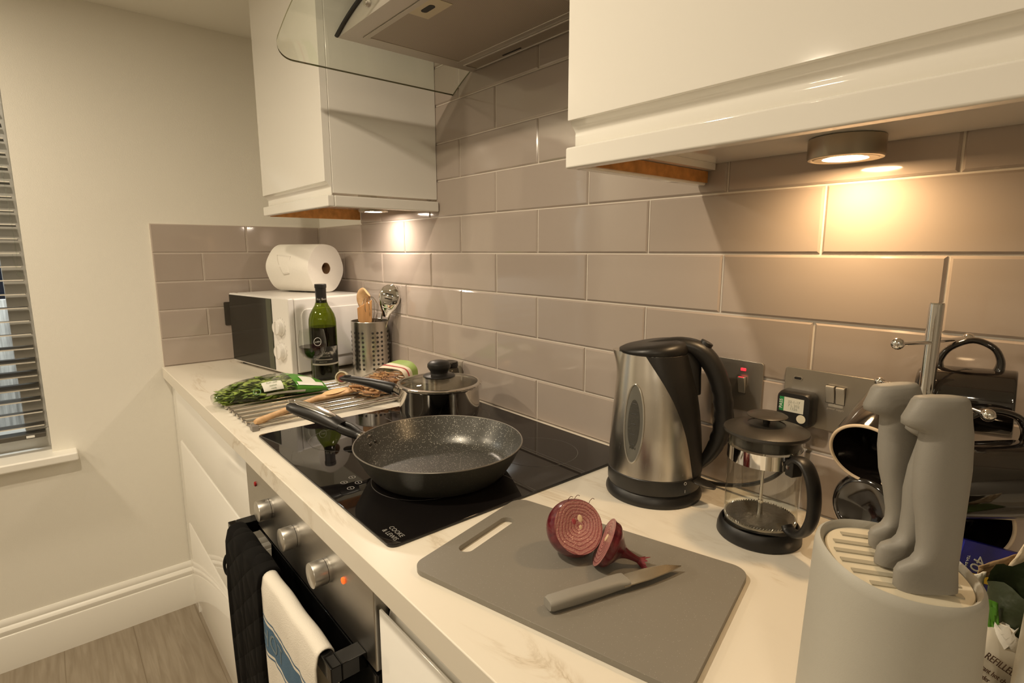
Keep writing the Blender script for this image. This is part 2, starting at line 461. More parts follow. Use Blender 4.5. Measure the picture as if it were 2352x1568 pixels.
for y in (-1.06, -1.50): g.tube([(.0265,y,zb),(.0265,y,zt+.03)], .0009, 6); g.tube([(-.0265,y,zb),(-.0265,y,zt+.03)], .0009, 6)
obj('ladder_cord', g, M_trim, bl)
g = G(); g.box(.0255, .0275, -.965, -.945, zb-.012, zb-.005); obj('rail_clip', g, M_white, bl)
g = G(); g.tube(spline([(.03,-.935,1.86),(.031,-.93,1.55),(.032,-.925,1.32),(.03,-.93,1.26),(.028,-.935,1.30)],8), .0012, 6); g.ball((.032,-.924,1.24), .008, 12)
obj('tilt_cord', g, M_glass, bl)

# ------------------------------------------------------------------ FITTED UNITS
FR = -.569          # front plane of the base units
X_OV0, X_OV1 = .968, 1.583
u = thing('drawer_unit', 'gloss white handleless three-drawer base unit between the wall and the oven', 'cabinet')
g = G(); g.box(.003, X_OV0-.004, -.548, -.012, .0, .868); obj('carcass', g, M_satin, u, smooth=False)
g = G(); g.box(.003, .0885, FR+.004, -.548, .0, .866); obj('filler_strip', g, M_gloss, u, bevel=.001)
g = G(); g.box(.0895, X_OV0-.006, -.560, -.5485, .0, .062); obj('plinth', g, M_gloss, u, bevel=.001)
def jfront(x0, x1, z0, z1, y=FR, deep=True):
    """handleless front: a thin lip in front of a scooped finger groove along its top edge"""
    q = G()
    q.prism([(y,z0),(y+.019,z0),(y+.019,z1-.040),(y+.0165,z1-.036),(y+.0135,z1-.034),(y+.0100,z1-.027),(y+.0095,z1-.003),(y+.0085,z1),(y+.0065,z1),(y,z1-.0065)], x0, x1, 'x')
    return q
for z0, z1 in ((.672,.852),(.368,.664),(.065,.360)):
    obj('drawer_front', jfront(.090, X_OV0-.006, z0, z1), M_gloss, u, bevel=.0008, angle=50)

u = thing('base_cabinet', 'gloss white base unit with a scooped top edge right of the oven', 'cabinet')
g = G(); g.box(X_OV1+.004, 3.0, -.548, -.012, .0, .868); obj('carcass', g, M_satin, u, smooth=False)
q = G()
y = -.570; z0 = .12; z1 = .826
q.prism([(y,z0),(y+.021,z0),(y+.021,.866),(y+.0205,.866),(y+.018,.845),(y+.017,.822),(y+.013,.806),(y+.0085,.803),(y+.006,.808),(y+.005,z1-.003),(y+.0035,z1),(y+.001,z1),(y,z1-.001)], X_OV1+.006, 2.19, 'x')
obj('door', q, M_gloss, u, bevel=.0006, angle=60)
g = G(); g.box(X_OV1+.004, 2.19, -.55, -.53, 0, .115); obj('plinth', g, M_gloss, u, smooth=False)

g = G(); g.box(.0088, 3.0, -.589, -.0088, .872, TOP)
tag(obj('worktop', g, M_marble, bevel=.0018, seg=3), 'long cream marble-effect worktop running along the tiled wall', 'worktop')

# wall cabinets
def wall_unit(x0, x1, label, lamp_side, ztop=CEIL-.006):
    u = thing('wall_cabinet', label, 'cabinet')
    yb = -.0095; yf = -.309
    g = G(); g.box(x0, x1, yf, yb, 1.449, ztop); obj('carcass', g, M_gloss, u, bevel=.001)
    # door with a J-shaped grip along its lower edge
    y = -.3275
    prof = [(yf-.001,ztop),(yf-.001,1.4445),(y+.0155,1.4445),(y+.0148,1.4453),(y+.0146,1.4595),(y+.0150,1.4610),(y+.0145,1.4625),(y+.0045,1.4752),(y+.003,1.4756),(y,1.4756),(y,ztop)]
    xe = x0+.002; xw = x1-.002
    xm = [xe, xw] if x1-x0 < .7 else [xe, xe+.62, xw]
    for a, b in zip(xm, xm[1:]):
        q = G(); q.prism(prof, a, b-.003 if b != xw else b, 'x'); obj('door', q, M_gloss, u, bevel=.0006, angle=60)
    # light pelmet with returns, raw underside of the cabinet floor shows behind it
    z0, z1 = 1.4155, 1.4425
    g = G(); g.box(x0-.001 if x0 > 1 else x0, x1+(.012 if x0 < 1 else 0), -.3285, -.3105, z0, z1); obj('pelmet', g, M_gloss, u, bevel=.003, seg=3)
    s = x1-.006 if x0 < 1 else x0
    g = G(); g.box(s, s+.018, -.3105, yb-.002, z0, z1); obj('pelmet_return', g, M_gloss, u, bevel=.003, seg=3)
    g = G()
    if x0 > 1: g.box(s+.0182, s+.0212, -.310, yb-.004, z0+.004, 1.4375); obj('batten', G().box(s+.0182, s+.034, -.300, yb-.004, 1.4385, 1.4489), M_gloss, u, smooth=False)
    else: g.box(x0+.002, x0+.012, -.310, yb-.004, z0-.001, 1.4485)
    obj('raw_edge', g, M_chip, u, smooth=False, label='orange raw chipboard edge')
    return u
wall_unit(.393, .8865, 'tall gloss white wall cabinet left of the extractor hood, above the microwave', 1)
wall_unit(1.695, 3.0, 'gloss white wall cabinet filling the top right corner, right of the hood', -1)

# puck lamps under the cabinets
def puck(x, y, label, col, s):
    t = thing('cabinet_light', label, 'lamp', (x, y, 0))
    zb, zt = 1.4225, 1.4488; R = .0435
    g = G(); g.lathe([(0,zt),(R-.001,zt),(R,zt-.001),(R,zb+.003),(R-.0012,zb+.0005),(R-.004,zb),(R-.006,zb+.0015),(R-.0075,zb),(.026,zb+.0005),(.0255,zb+.003),(0,zb+.003)], 64)
    obj('housing', g, P('brushed lamp steel', (.42,.37,.29), .33, 1), t)
    g = G(); g.lathe([(0,zb+.0005),(.018,zb+.0008),(.0252,zb+.0022)], 40); obj('lens', g, emit('lamp lens', col, s), t, fix=False)
puck(1.945, -.078, 'lit round steel puck lamp with warm light under the right wall cabinet', (1,.66,.34), 210)
puck(.675, -.098, 'small lit puck lamp with whiter light under the left wall cabinet', (1,.84,.68), 300)

# ------------------------------------------------------------------ EXTRACTOR HOOD
t = thing('extractor_hood', 'steel extractor hood with curved glass canopy over the hob', 'extractor hood')
hx0, hx1, hy = 1.058, 1.534, -.3535; zb = 1.744; hc = (hx0+hx1)/2
Rg = .62
def arch(x, off=0):   # height of the glass at x
    return 1.7470 + (sqrt(Rg*Rg-(x-hc)**2) - sqrt(Rg*Rg-(hx0-hc)**2)) + off
nx = 28
poly = [(hx0,zb),(hx1,zb)] + [(hx1+(hx0-hx1)*i/nx, arch(hx1+(hx0-hx1)*i/nx)) for i in range(nx+1)]
g = G(); g.prism(poly, hy, -.010, 'y'); obj('housing', g, M_hoodst, t, angle=25)
# frame, filter and rear vent on the underside
def ringbox(g, x0,x1,y0,y1,w,z0,z1):
    g.box(x0,x1,y0,y0+w,z0,z1); g.box(x0,x1,y1-w,y1,z0,z1); g.box(x0,x0+w,y0+w,y1-w,z0,z1); g.box(x1-w,x1,y0+w,y1-w,z0,z1)
g = G(); ringbox(g, hx0+.036, hx1-.036, -.315, -.070, .011, zb-.0025, zb); obj('filter_frame', g, P('filter frame steel', (.55,.51,.45), .4, 1), t, bevel=.0008)
def mat_mesh():
    m, tt, out = nt('pressed aluminium mesh')
    b = N(tt, 'ShaderNodeBsdfPrincipled', i_Roughness=.5, i_Metallic=.75); tt.links.new(b.outputs[0], out.inputs[0])
    tc = N(tt, 'ShaderNodeTexCoord'); ck = N(tt, 'ShaderNodeTexChecker', i_Scale=520.0)
    ck.inputs[1].default_value = (.48,.42,.35,1); ck.inputs[2].default_value = (.30,.26,.215,1)
    mp = N(tt, 'ShaderNodeMapping'); mp.inputs['Rotation'].default_value = (0,0,radians(45))
    tt.links.new(tc.outputs['Object'], mp.inputs[0]); tt.links.new(mp.outputs[0], ck.inputs[0]); tt.links.new(ck.outputs[0], b.inputs['Base Color'])
    return m
M_mesh = mat_mesh()
g = G(); g.box(hx0+.047, hx1-.047, -.304, -.081, zb-.0012, zb+.001); f_ = obj('grease_filter', g, M_mesh, t, smooth=False)
g = G(); g.box(1.262, 1.345, -.304, -.262, zb-.0022, zb-.0008); obj('latch_plate', g, P('latch steel', (.60,.54,.40), .45, 1), f_, bevel=.0006)
g = G(); g.prism(rrect(.036,.013,.006,6,1.302,-.287), zb-.0028, zb-.0018, 'z'); obj('latch_slot', g, M_dark, f_, smooth=False)
g = G(); ringbox(g, hx0+.030, hx1-.012, -.058, -.016, .004, zb-.003, zb); obj('rear_vent_frame', g, M_hoodst, t, bevel=.0008)
g = G(); g.box(hx0+.034, hx1-.016, -.054, -.020, zb-.001, zb); obj('rear_vent', g, M_mesh, t, smooth=False)
g = G(); g.box(1.20, 1.262, -.030, -.026, zb-.002, zb-.0008); obj('vent_slot', g, M_dark, t, smooth=False)
# curved glass
gx0, gx1, gy = .972, 2*hc-.972, -.462; th = .0045
rc = .045
def ghalf(x):        # front edge of the glass with rounded corners
    d = min(x-gx0, gx1-x)
    if d >= rc: return gy
    return gy + rc - sqrt(max(0, rc*rc-(rc-d)**2))
xs = [gx0 + rc*(1-cos(pi/2*i/10)) for i in range(11)] + [gx0+rc+(gx1-gx0-2*rc)*i/30 for i in range(1,30)] + [gx1 - rc*(1-cos(pi/2*(10-i)/10)) for i in range(11)]
top = []; 
g = G(); e = G()
ys = 6
V = lambda x, y, o: (x, y, arch(x)+.003+o)
rows = []
for x in xs:
    yf = ghalf(x); rows.append([(x, yf + (-.009-yf)*j/ys) for j in range(ys+1)])
for o in (0, th):
    b = len(g.v); g.v += [Vector(V(x,y,o)) for r in rows for x,y in r]
    for i in range(len(rows)-1):
        for j in range(ys):
            a = b+i*(ys+1)+j; g.f.append([a, a+1, a+ys+2, a+ys+1])
obj('glass_canopy', g, M_hoodgl, t, fix=False)
rim = [(x,y) for x,y in [r[0] for r in rows]]
loop = [rows[0][j] for j in range(ys,-1,-1)] + rim[1:] + rows[-1][1:] + [r[-1] for r in rows[::-1]]
for (x0,y0),(x1,y1) in zip(loop, loop[1:]):
    b = len(e.v); e.v += [Vector(V(x0,y0,0)),Vector(V(x1,y1,0)),Vector(V(x1,y1,th*.8)),Vector(V(x0,y0,th*.8))]; e.f.append([b,b+1,b+2,b+3])
obj('glass_edge', e, M_edge, t, fix=False, label='dark green polished edge of the glass')
# gasket line on the front arch
g = G(); pts = [(hx0+(hx1-hx0)*i/40) for i in range(41)]
g.tube([(x, hy-.0025, arch(x)-.0005) for x in pts], .0045, 8, flat=(1,.8)); obj('gasket', g, M_blackpl, t)
for i in range(1):
    g = G(); m = Matrix.Translation((1.2015, hy-.004, 1.765)) @ Matrix.Rotation(pi/2,4,'X')
    g.lathe([(.007,-.004),(.007,.003),(.006,.004),(0,.004)], 20, m); obj('control_button', g, M_chrome, t)
g = G(); g.box(hc-.12, hc+.12, -.26, -.010, arch(hc)+.008, CEIL-.004); obj('chimney', g, M_steel, t, bevel=.001)

# ------------------------------------------------------------------ OVEN
t = thing('built_in_oven', 'built-in steel oven with three knobs and a black glass door under the hob', 'oven')
g = G(); g.box(X_OV0, X_OV1, -.548, -.06, .0, .868); obj('body', g, M_dark, t, smooth=False)
g = G(); g.box(X_OV0, X_OV1, -.575, -.552, .728, .868); obj('control_panel', g, M_steelh, t, bevel=.0015)
for x in (1.134, 1.275, 1.4165):
    m = Matrix.Translation((x, -.575, .805)) @ Matrix.Rotation(pi/2, 4, 'X')
    g = G(); g.lathe([(.0,0),(.0198,0),(.0198,.0035)], 48, m); g.lathe([(.0203,.0045),(.0203,.025),(.0198,.0262),(.0185,.0268),(0,.0268)], 48, m)
    k = obj('knob', g, M_alu, t, angle=30)
    g = G(); g.lathe([(.0188,.003),(.0188,.005)], 40, m); obj('knob_gap', g, M_dark, k)
for x, z, mt, lb in ((1.037,.823,M_red,'unlit dark red indicator'),(1.484,.820,M_orange,'lit orange indicator')):
    m = Matrix.Translation((x, -.575, z)) @ Matrix.Rotation(pi/2, 4, 'X')
    g = G(); g.lathe([(.0052,0),(.0052,.0022),(.004,.0032),(0,.0036)], 20, m); obj('indicator_light', g, mt, t, label=lb)
g = G(); g.box(X_OV0, X_OV1, -.575, -.553, .145, .722); d = obj('door', g, M_blackgl, t, bevel=.002)
HB = -.628; HZ0, HZ1 = .716, .742
HX0, HX1 = 1.005, 1.553
g = G(); g.box(HX0, HX1, HB, HB+.016, HZ0, HZ1)
for x in (HX0, HX1-.03): g.box(x, x+.03, HB+.016, -.575, HZ0, HZ1)
h_ = obj('handle', g, M_blackgl, d, bevel=.0015)

# draped cloths on the oven handle
def drape(name, x0, x1, zf, zbk, mat, label, cat, thick, ripple, seed, flare=0, skew=0):
    rnd = random.Random(seed)
    ph = [rnd.uniform(0,6) for _ in range(6)]
    nu, nv = 46, 60
    yo, yi = HB, HB+.016; pad = .003+thick/2
    prof = []            # (y,z) path: back hem -> over the bar -> front hem
    for i in range(18): prof.append((yi+pad+.002, zbk + (HZ1-.004-zbk)*i/18))
    for i in range(9):
        a = pi*i/8; prof.append(((yo+yi)/2 + (.008+pad)*cos(a), HZ1-.004+(.006+pad)*sin(a)))
    for i in range(1,34): prof.append((yo-pad-.001, HZ1-.004 + (zf-(HZ1-.004))*i/33))
    me = G(); L = len(prof)
    for j,(y,z) in enumerate(prof):
        front = j > 26; back = j < 18
        d = (HZ1-z) if (front or back) else 0
        s = -1 if front else (1 if back else 0)
        for i in range(nu+1):
            q = i/nu
            xx = x0 + (x1-x0)*q + flare*d*(q-.5) + skew*d
            rip = ripple*min(1, d/.12)*(sin(q*9+ph[0]+d*4)+.6*sin(q*17+ph[1]-d*7)+.35*sin(q*31+ph[2]))
            top = (0 if (front or back) else .0016*sin(q*14+ph[3])) 
            yy = y + s*abs(rip)*.9 + (s*ripple*.6 if s else 0)
            if back: yy = min(yy, -.577-thick)
            me.v.append(Vector((xx, yy, z+top)))
    for j in range(L-1):
        for i in range(nu):
            a = j*(nu+1)+i; me.f.append([a,a+1,a+nu+2,a+nu+1])
    o = obj(name, me, mat, None, fix=True, angle=180)
    md = o.modifiers.new('thickness','SOLIDIFY'); md.thickness = thick; md.offset = 0
    return o if not cat else tag(o, label, cat)
def mat_quilt():
    m, tt, out = nt('black quilted cotton')
    b = N(tt, 'ShaderNodeBsdfPrincipled', i_Roughness=.9); tt.links.new(b.outputs[0], out.inputs[0])
    b.inputs['Base Color'].default_value = (.005,.0045,.004,1); b.inputs['Specular IOR Level'].default_value = .15
    tc = N(tt, 'ShaderNodeTexCoord')
    hs = []
    for rot in (radians(38), radians(-38)):
        mp = N(tt, 'ShaderNodeMapping'); mp.inputs['Rotation'].default_value = (0, rot, 0)
        tt.links.new(tc.outputs['Object'], mp.inputs[0])
        w = N(tt, 'ShaderNodeTexWave', i_Scale=7.5, bands_direction='Z', wave_profile='SIN'); w.inputs['Distortion'].default_value = .4
        tt.links.new(mp.outputs[0], w.inputs[0]); hs.append(w)
    mn = N(tt, 'ShaderNodeMath', operation='MULTIPLY'); tt.links.new(hs[0].outputs[1], mn.inputs[0]); tt.links.new(hs[1].outputs[1], mn.inputs[1])
    pw = N(tt, 'ShaderNodeMath', operation='POWER'); pw.inputs[1].default_value = .35; tt.links.new(mn.outputs[0], pw.inputs[0])
    bu = N(tt, 'ShaderNodeBump', i_Distance=.0035); tt.links.new(pw.outputs[0], bu.inputs['Height']); tt.links.new(bu.outputs[0], b.inputs['Normal'])
    return m
M_quilt = mat_quilt()
mitt = drape('oven_glove', 1.046, 1.262, .20, .40, M_quilt, 'black quilted double oven glove hanging on the oven handle', 'oven glove', .009, .004, 3, skew=.03)
g = G(); g.tube(spline([(1.052,HB-.010,.690),(1.030,HB-.014,.676),(1.016,HB-.016,.654),(1.026,HB-.015,.641),(1.050,HB-.012,.666)],6), .004, 8, flat=(.5,1.6))
obj('hanging_loop', g, M_quilt, mitt)
M_towel = P('white linen tea towel', (.80,.75,.66), .9, bump=.0006, bscale=500)
towel = drape('tea_towel', 1.248, 1.515, .16, .36, M_towel, 'white tea towel with a blue woven stripe hanging on the oven handle', 'tea towel', .0022, .0032, 11)
# woven stripe: follows the front fall of the towel
M_blue = P('blue woven stripe', (.075,.15,.24), .9, bump=.0006, bscale=600)
def on_towel(x, z):
    """y of the towel's front surface"""
    best = None
    for v in towel.data.vertices:
        if v.co.y < HB-.001:
            d = (v.co.x-x)**2*1.0 + (v.co.z-z)**2
            if best is None or d < best[0]: best = (d, v.co.y)
    return best[1]
def stripe(name, zt, zb, mat, parent):
    g = G(); nx = 44
    fx = [1.250 + (1.512-1.250)*i/nx for i in range(nx+1)]
    fz = [zt + (zb-zt)*j/4 for j in range(5)]
    for z in fz:
        for x in fx: g.v.append(Vector((x, tow(x,z)-.0016, z)))
    for j in range(4):
        for i in range(nx):
            a = j*(nx+1)+i; g.f.append([a,a+1,a+nx+2,a+nx+1])
    return obj(name, g, mat, parent, angle=180)
# regular grid lookup of the front fall
_fv = sorted([(round(v.co.z,4), v.co.x, v.co.y) for v in towel.data.vertices if v.co.y < HB-.002 and v.co.z < HZ1-.012])
_zs = sorted(set(a for a,_,_ in _fv)); _rows = {z: [(x,y) for a,x,y in _fv if a == z] for z in _zs}
def tow(x, z):
    import bisect
    i = min(max(bisect.bisect(_zs, z), 1), len(_zs)-1); a, b = _zs[i-1], _zs[i]; t_ = (z-a)/(b-a)
    def row(r):
        for (x0,y0),(x1,y1) in zip(r, r[1:]):
            if x0 <= x <= x1: return y0+(y1-y0)*(x-x0)/(x1-x0)
        return r[0][1] if x < r[0][0] else r[-1][1]
    return row(_rows[a])*(1-t_)+row(_rows[b])*t_
st = stripe('blue_stripe', .668, .618, M_blue, towel)
stripe('thin_stripe', .677, .674, M_blue, towel); stripe('thin_stripe', .612, .609, M_blue, towel)
tm = text_mesh('HOT', .046, .0001)
for v in tm.vertices: v.co = Vector((1.318+v.co.x, 0, .6435+v.co.y))
for v in tm.vertices: v.co.y = tow(v.co.x, v.co.z)-.0022
obj('woven_lettering', tm, P('pale blue weave', (.36,.44,.48), .9), st, smooth=False)

# ------------------------------------------------------------------ HOB
HT = .9145
t = thing('induction_hob', 'black glass induction hob set into the worktop', 'hob')
g = G(); g.prism(rrect(.602, .528, .012, 6, 1.2935, -.2885), TOP, HT, 'z'); obj('glass_top', g, M_hob, t, bevel=.0012)
def ring(g, cx, cy, r, w, z=HT+.00015, n=72):
    b = len(g.v)
    for i in range(n):
        a = 2*pi*i/n; g.v += [Vector((cx+(r-w)*cos(a),cy+(r-w)*sin(a),z)),Vector((cx+(r+w)*cos(a),cy+(r+w)*sin(a),z))]
    for i in range(n):
        j = (i+1) % n; g.f.append([b+2*i,b+2*i+1,b+2*j+1,b+2*j])
for cx, cy, r in ((1.462,-.157,.079),(1.15,-.155,.095),(1.425,-.395,.092),(1.14,-.41,.08)):
    g = G(); ring(g, cx, cy, r, .0006); obj('cooking_zone', g, M_mark, t, smooth=False)
g = G()
for y in (-.1618,-.2830): g.box(1.06,1.591,y-.0006,y+.0006,HT,HT+.0002)
obj('printed_line', g, M_mark, t, smooth=False)
M_touch = P('bright touch marking', (.45,.43,.40), .4)
for x,y in ((1.354,-.513),(1.342,-.493),(1.370,-.494),(1.383,-.514)):
    g = G(); ring(g, x, y, .0056, .00035, n=24); g.box(x-.003,x+.003,y-.0003,y+.0003,HT,HT+.0002); obj('touch_control', g, M_touch, t, smooth=False)
M_logo = P('maker print', (.26,.255,.24), .5)
mt1 = frame((1.5635,-.5265,HT+.0001), (1,0,0), (0,1,0)); mt2 = frame((1.5655,-.5375,HT+.0001), (1,0,0), (0,1,0))
text('maker_lettering', 'COOKE', .0105, M_logo, t, mt1, .0001); text('maker_lettering', '& LEWIS', .0105, M_logo, t, mt2, .0001)

# ------------------------------------------------------------------ FRYING PAN
PX, PY = 1.4185, -.3595
t = thing('frying_pan', 'large flecked dark non-stick frying pan on the front of the hob', 'frying pan', (PX, PY, HT+.0006))
prof_o = [(0,0),(.108,0),(.116,.002),(.122,.008),(.134,.026),(.1435,.044),(.1505,.0575)]
prof_i = [(.1488,.0578),(.1415,.044),(.1315,.026),(.121,.0105),(.113,.0055),(.105,.0042),(0,.0042)]
g = G(); g.lathe(prof_o, 96); obj('outer_shell', g, M_panout, t, fix=False, angle=30)
g = G(); g.lathe(prof_i, 96); obj('cooking_surface', g, M_pan, t, fix=False, angle=60)
g = G(); g.tube([(.1496*cos(2*pi*i/96),.1496*sin(2*pi*i/96),.0577) for i in range(96)], .0012, 8, loop=True); obj('rim', g, P('bare rim metal', (.32,.30,.27), .35, .8), t)
hd = Vector((-.849,-.528,0)).normalized(); hs = Vector((-hd.y,hd.x,0))
def hp(r, z, s=0): return tuple(hd*r + hs*s + Vector((0,0,z)))
body_r = [.186,.200,.220,.240,.262,.284,.304,.318,.325]
body_z = [.0585,.0625,.0690,.0755,.0820,.0868,.0905,.0925,.0935]
g = G()
g.tube([hp(r,z) for r,z in zip([.203,.212]+body_r[2:], [.0635,.0665]+body_z[2:])], 1, 20, flat=[(.0165,.0095),(.0178,.0120),(.0182,.0135),(.0180,.0145),(.0182,.0148),(.0185,.0138),(.0178,.0115),(.0138,.0085),(.006,.0045)])
for sg in (1,-1):
    g.tube([hp(.166,.0505,sg*.0055),hp(.178,.0545,sg*.0085),hp(.192,.0595,sg*.0115),hp(.207,.0645,sg*.0100)], 1, 12, flat=[(.0055,.0075),(.0048,.0085),(.0045,.0085),(.0055,.0080)])
g.tube([hp(.160,.049),hp(.171,.0525)], 1, 16, flat=[(.0118,.0085),(.0118,.0085)])
han = obj('handle', g, M_blackpl, t)
g = G(); pts = [hp(r, z+.0132) for r,z in zip([.216,.222,.236,.254,.274,.292,.304,.309],[.0672,.0690,.0737,.0795,.0845,.0883,.0903,.0908])]
g.tube(pts, 1, 18, flat=[(.0015,.0012),(.0085,.0026),(.0118,.0034),(.0128,.0036),(.0128,.0032),(.0115,.0020),(.0065,.0010),(.001,.001)]); obj('chrome_inlay', g, P('soft chrome', (.80,.78,.74), .18, 1), han)
c = Vector(hp(.3120, .1030)); g = G()
ex = (hd + Vector((0,0,.15))).normalized()
g.tube([c + ex*(.0092*cos(2*pi*i/28)) + hs*(.0060*sin(2*pi*i/28)) for i in range(28)], .0016, 8, loop=True); obj('hanging_eye', g, M_chrome, han)
g = G(); g.tube([hp(.1460,.0425),hp(.153,.0455),hp(.163,.0495)], 1, 16, flat=[(.0130,.0095),(.0125,.0092),(.0122,.0090)]); obj('handle_bracket', g, M_chrome, t)
for sg in (1,-1):
    g = G(); m = frame(hp(.1368,.0385,sg*.009), hs, Vector((0,0,1))+hd*.5); g.lathe([(.0036,-.002),(.0036,.0008),(.0026,.0020),(0,.0023)], 16, m @ Matrix.Rotation(pi,4,'X'))
    g2 = G(); g2.ball(hp(.1378,.038,sg*.009), .0036, 12); obj('rivet', g2, P('dark rivet', (.10,.09,.08), .3, .8), t)

# ------------------------------------------------------------------ SAUCEPAN
t = thing('saucepan', 'small polished steel saucepan with a glass lid at the back of the hob', 'saucepan', (1.146, -.182, HT+.0005))
R = .0945
g = G(); g.lathe([(0,0),(.080,0),(.0855,.0015),(.090,.007),(R-.001,.020),(R,.030),(R,.078),(R+.0005,.081),(R+.003,.083),(R+.003,.0842),(R-.0005,.0842),(R-.0015,.080),(R-.0015,.03),(.086,.006),(0,.004)], 80); obj('pot', g, M_polish, t, fix=False, angle=40)
lid = thing('pan_lid','',''); del lid['label']; del lid['category']; lid.parent = t; lid.location = (0,0,.0845)
g = G(); g.lathe([(R-.003,.0035),(.080,.0085),(.060,.0140),(.035,.0180),(.0,.0195)], 64); obj('glass_dome', g, M_glass, lid, fix=False)
g = G(); g.lathe([(R-.004,.0015),(R+.0015,.0),(R+.0045,.0005),(R+.0055,.002),(R+.0045,.0038),(R+.001,.0048),(R-.004,.0046)], 80, closed=True); obj('steel_rim', g, M_polish, lid)
g = G(); g.lathe([(0,.0185),(.0365,.0170),(.0380,.0190),(.0362,.0208),(.023,.0225),(.0205,.025),(.0205,.029),(.0240,.034),(.0275,.040),(.0270,.047),(.0215,.0525),(.011,.0550),(0,.0555)], 40); obj('knob', g, M_blackpl, lid)
hd2 = Vector((-.740,-.672,0)).normalized()
def sp(r,z): return tuple(hd2*r+Vector((0,0,z)))
g = G(); g.tube([sp(R-.001,.058),sp(.106,.0640),sp(.116,.0685)], 1, 12, flat=[(.0115,.009),(.0108,.0085),(.0105,.0085)]); obj('handle_bracket', g, M_polish, t)
g = G(); g.tube([sp(.112,.0660),sp(.118,.0680),sp(.140,.0735),(sp(.170,.0800)),sp(.200,.0850),sp(.225,.0880),sp(.240,.0890),sp(.2465,.0890)], 1, 18, flat=[(.0145,.0140),(.0150,.0148),(.0138,.0132),(.0128,.0112),(.0128,.0092),(.0128,.0076),(.0105,.0060),(.005,.003)]); h2 = obj('handle', g, M_blackpl, t)
g = G(); c = Vector(sp(.228,.0958)); s2 = Vector((-hd2.y,hd2.x,0))
g.tube([c+hd2*(.0085*cos(2*pi*i/24))+s2*(.005*sin(2*pi*i/24)) for i in range(24)], .0011, 6, loop=True); obj('hanging_slot', g, M_dark, h2)

# ------------------------------------------------------------------ KETTLE
KX, KY = 1.7095, -.1215
t = thing('kettle', 'brushed steel electric kettle with a black handle beside the hob', 'kettle', (KX, KY, TOP))
VA = radians(-55.5); HA = radians(33)
def kc(z):            # centre offset and radius of the body at height z above worktop
    tab = [(.020,.0762,0),(.045,.0755,0),(.08,.0738,-.0004),(.11,.0718,-.0008),(.14,.0688,-.0015),(.17,.0650,-.0028),(.20,.0602,-.0048),(.222,.0560,-.0068),(.24,.0528,-.0080)]
    for (a,r0,c0),(b,r1,c1) in zip(tab,tab[1:]):
        if a <= z <= b:
            q = (z-a)/(b-a); return r0+(r1-r0)*q, c0+(c1-c0)*q
    return tab[-1][1:] if z > .24 else tab[0][1:]
hdir = Vector((cos(HA), sin(HA), 0))
def ks(a, z, off=0):
    r, c = kc(z); return hdir*c + Vector(((r+off)*cos(a),(r+off)*sin(a),z))
g = G(); g.lathe([(0,.0),(.0775,.0),(.0785,.003),(.0780,.007),(.0745,.015),(.072,.018),(0,.018)], 72); obj('power_base', g, M_blackpl, t, angle=30)
g = G(); g.lathe([(0,.0195),(.0742,.0195),(.0755,.022),(.0758,.044),(.0745,.0455)], 72); obj('lower_band', g, M_blackpl, t, angle=30)
nz, na = 30, 72
ring_ = lambda z, off=0: [ks(2*pi*i/na, z, off) for i in range(na)]
def slope(p):         # the top of the body falls towards the handle side
    return p
rings = [ring_(.0455+(.2375-.0455)*i/nz) for i in range(nz+1)]
sd = -hdir
for i in range(nz-8, nz+1):           # pouring lip
    f = (i-(nz-8))/8
    for k in range(na):
        p = rings[i][k]; d = Vector((p.x,p.y,0)).dot(sd); side = (Vector((p.x,p.y,0))-sd*d).length
        if d > .02 and side < .022: rings[i][k] = p + sd*(f*f*.013*(1-(side/.022)**2))
g = G(); g.loft(rings, cap=True); obj('steel_body', g, M_steel, t, angle=50)
# black spine on the handle side
pr = []
for j in range(25):
    z = .046 + (.2368-.046)*j/24; q = j/24
    half = radians(36 + 26*q + 38*q**3)
    pr.append([ks(HA-half+2*half*i/20, z, .0016 if 0 < i < 20 else .0002) for i in range(21)])
g = G(); g.loft(pr, cap=False); 
# loft closes each ring; drop the closing faces between last and first column
g.f = [f for f in g.f if not (any(v % 21 == 0 for v in f) and any(v % 21 == 20 for v in f))]
obj('spine', g, M_blackpl, t, angle=60)
# lid and handle: one black piece that rises from the spout towards the handle
hz = lambda r, z: tuple(hdir*r + Vector((0,0,z)))
g = G(); rr = []
cL = hdir*kc(.238)[1]
for sc, up, dome in ((1.0,0,0),(1.035,.12,.0025),(1.03,.45,.0050),(.93,.85,.0075),(.70,1,.0090),(.40,1,.0098),(.05,1,.0100)):
    row = []
    for i in range(48):
        p = ks(2*pi*i/48, .238); q = cL + (Vector((p.x,p.y,0))-cL)*sc
        row.append(Vector((q.x, q.y, .2362 + dome + up*max(0,(q.dot(hdir)+.058))*.155)))
    rr.append(row)
g.loft(rr); obj('lid', g, M_blackpl, t, angle=50)
hp_ = spline([hz(-.030,.2440),hz(.000,.2490),hz(.034,.2505),hz(.062,.2420),hz(.084,.2180),hz(.0985,.1830),hz(.1045,.1480),hz(.1040,.1200),hz(.0970,.0920),hz(.0860,.0690),hz(.0720,.0500)], 5)
nh = len(hp_); fl = []
for i in range(nh):
    q = i/(nh-1)
    h = [.0040,.0085,.0120,.0150,.0155,.0150,.0148,.0145,.0132,.0105,.0065]
    k_ = q*10; i0 = min(int(k_),9); h = h[i0]+(h[i0+1]-h[i0])*(k_-i0)
    if .48 < q < .82: h += .0010*sin((q-.48)*92)
    w = .0125+.0045*sin(pi*min(1,q*1.5)) if q < .33 else .0165-.006*max(0,(q-.6)/.4)
    fl.append((w, h))
g = G(); g.tube(hp_, 1, 20, flat=fl)
g.tube(spline([hz(.020,.238),hz(.040,.232),hz(.052,.218),hz(.055,.198),hz(.058,.170)],4), 1, 16, flat=[(.017-.0004*i,.0185-.0005*i) for i in range(17)])
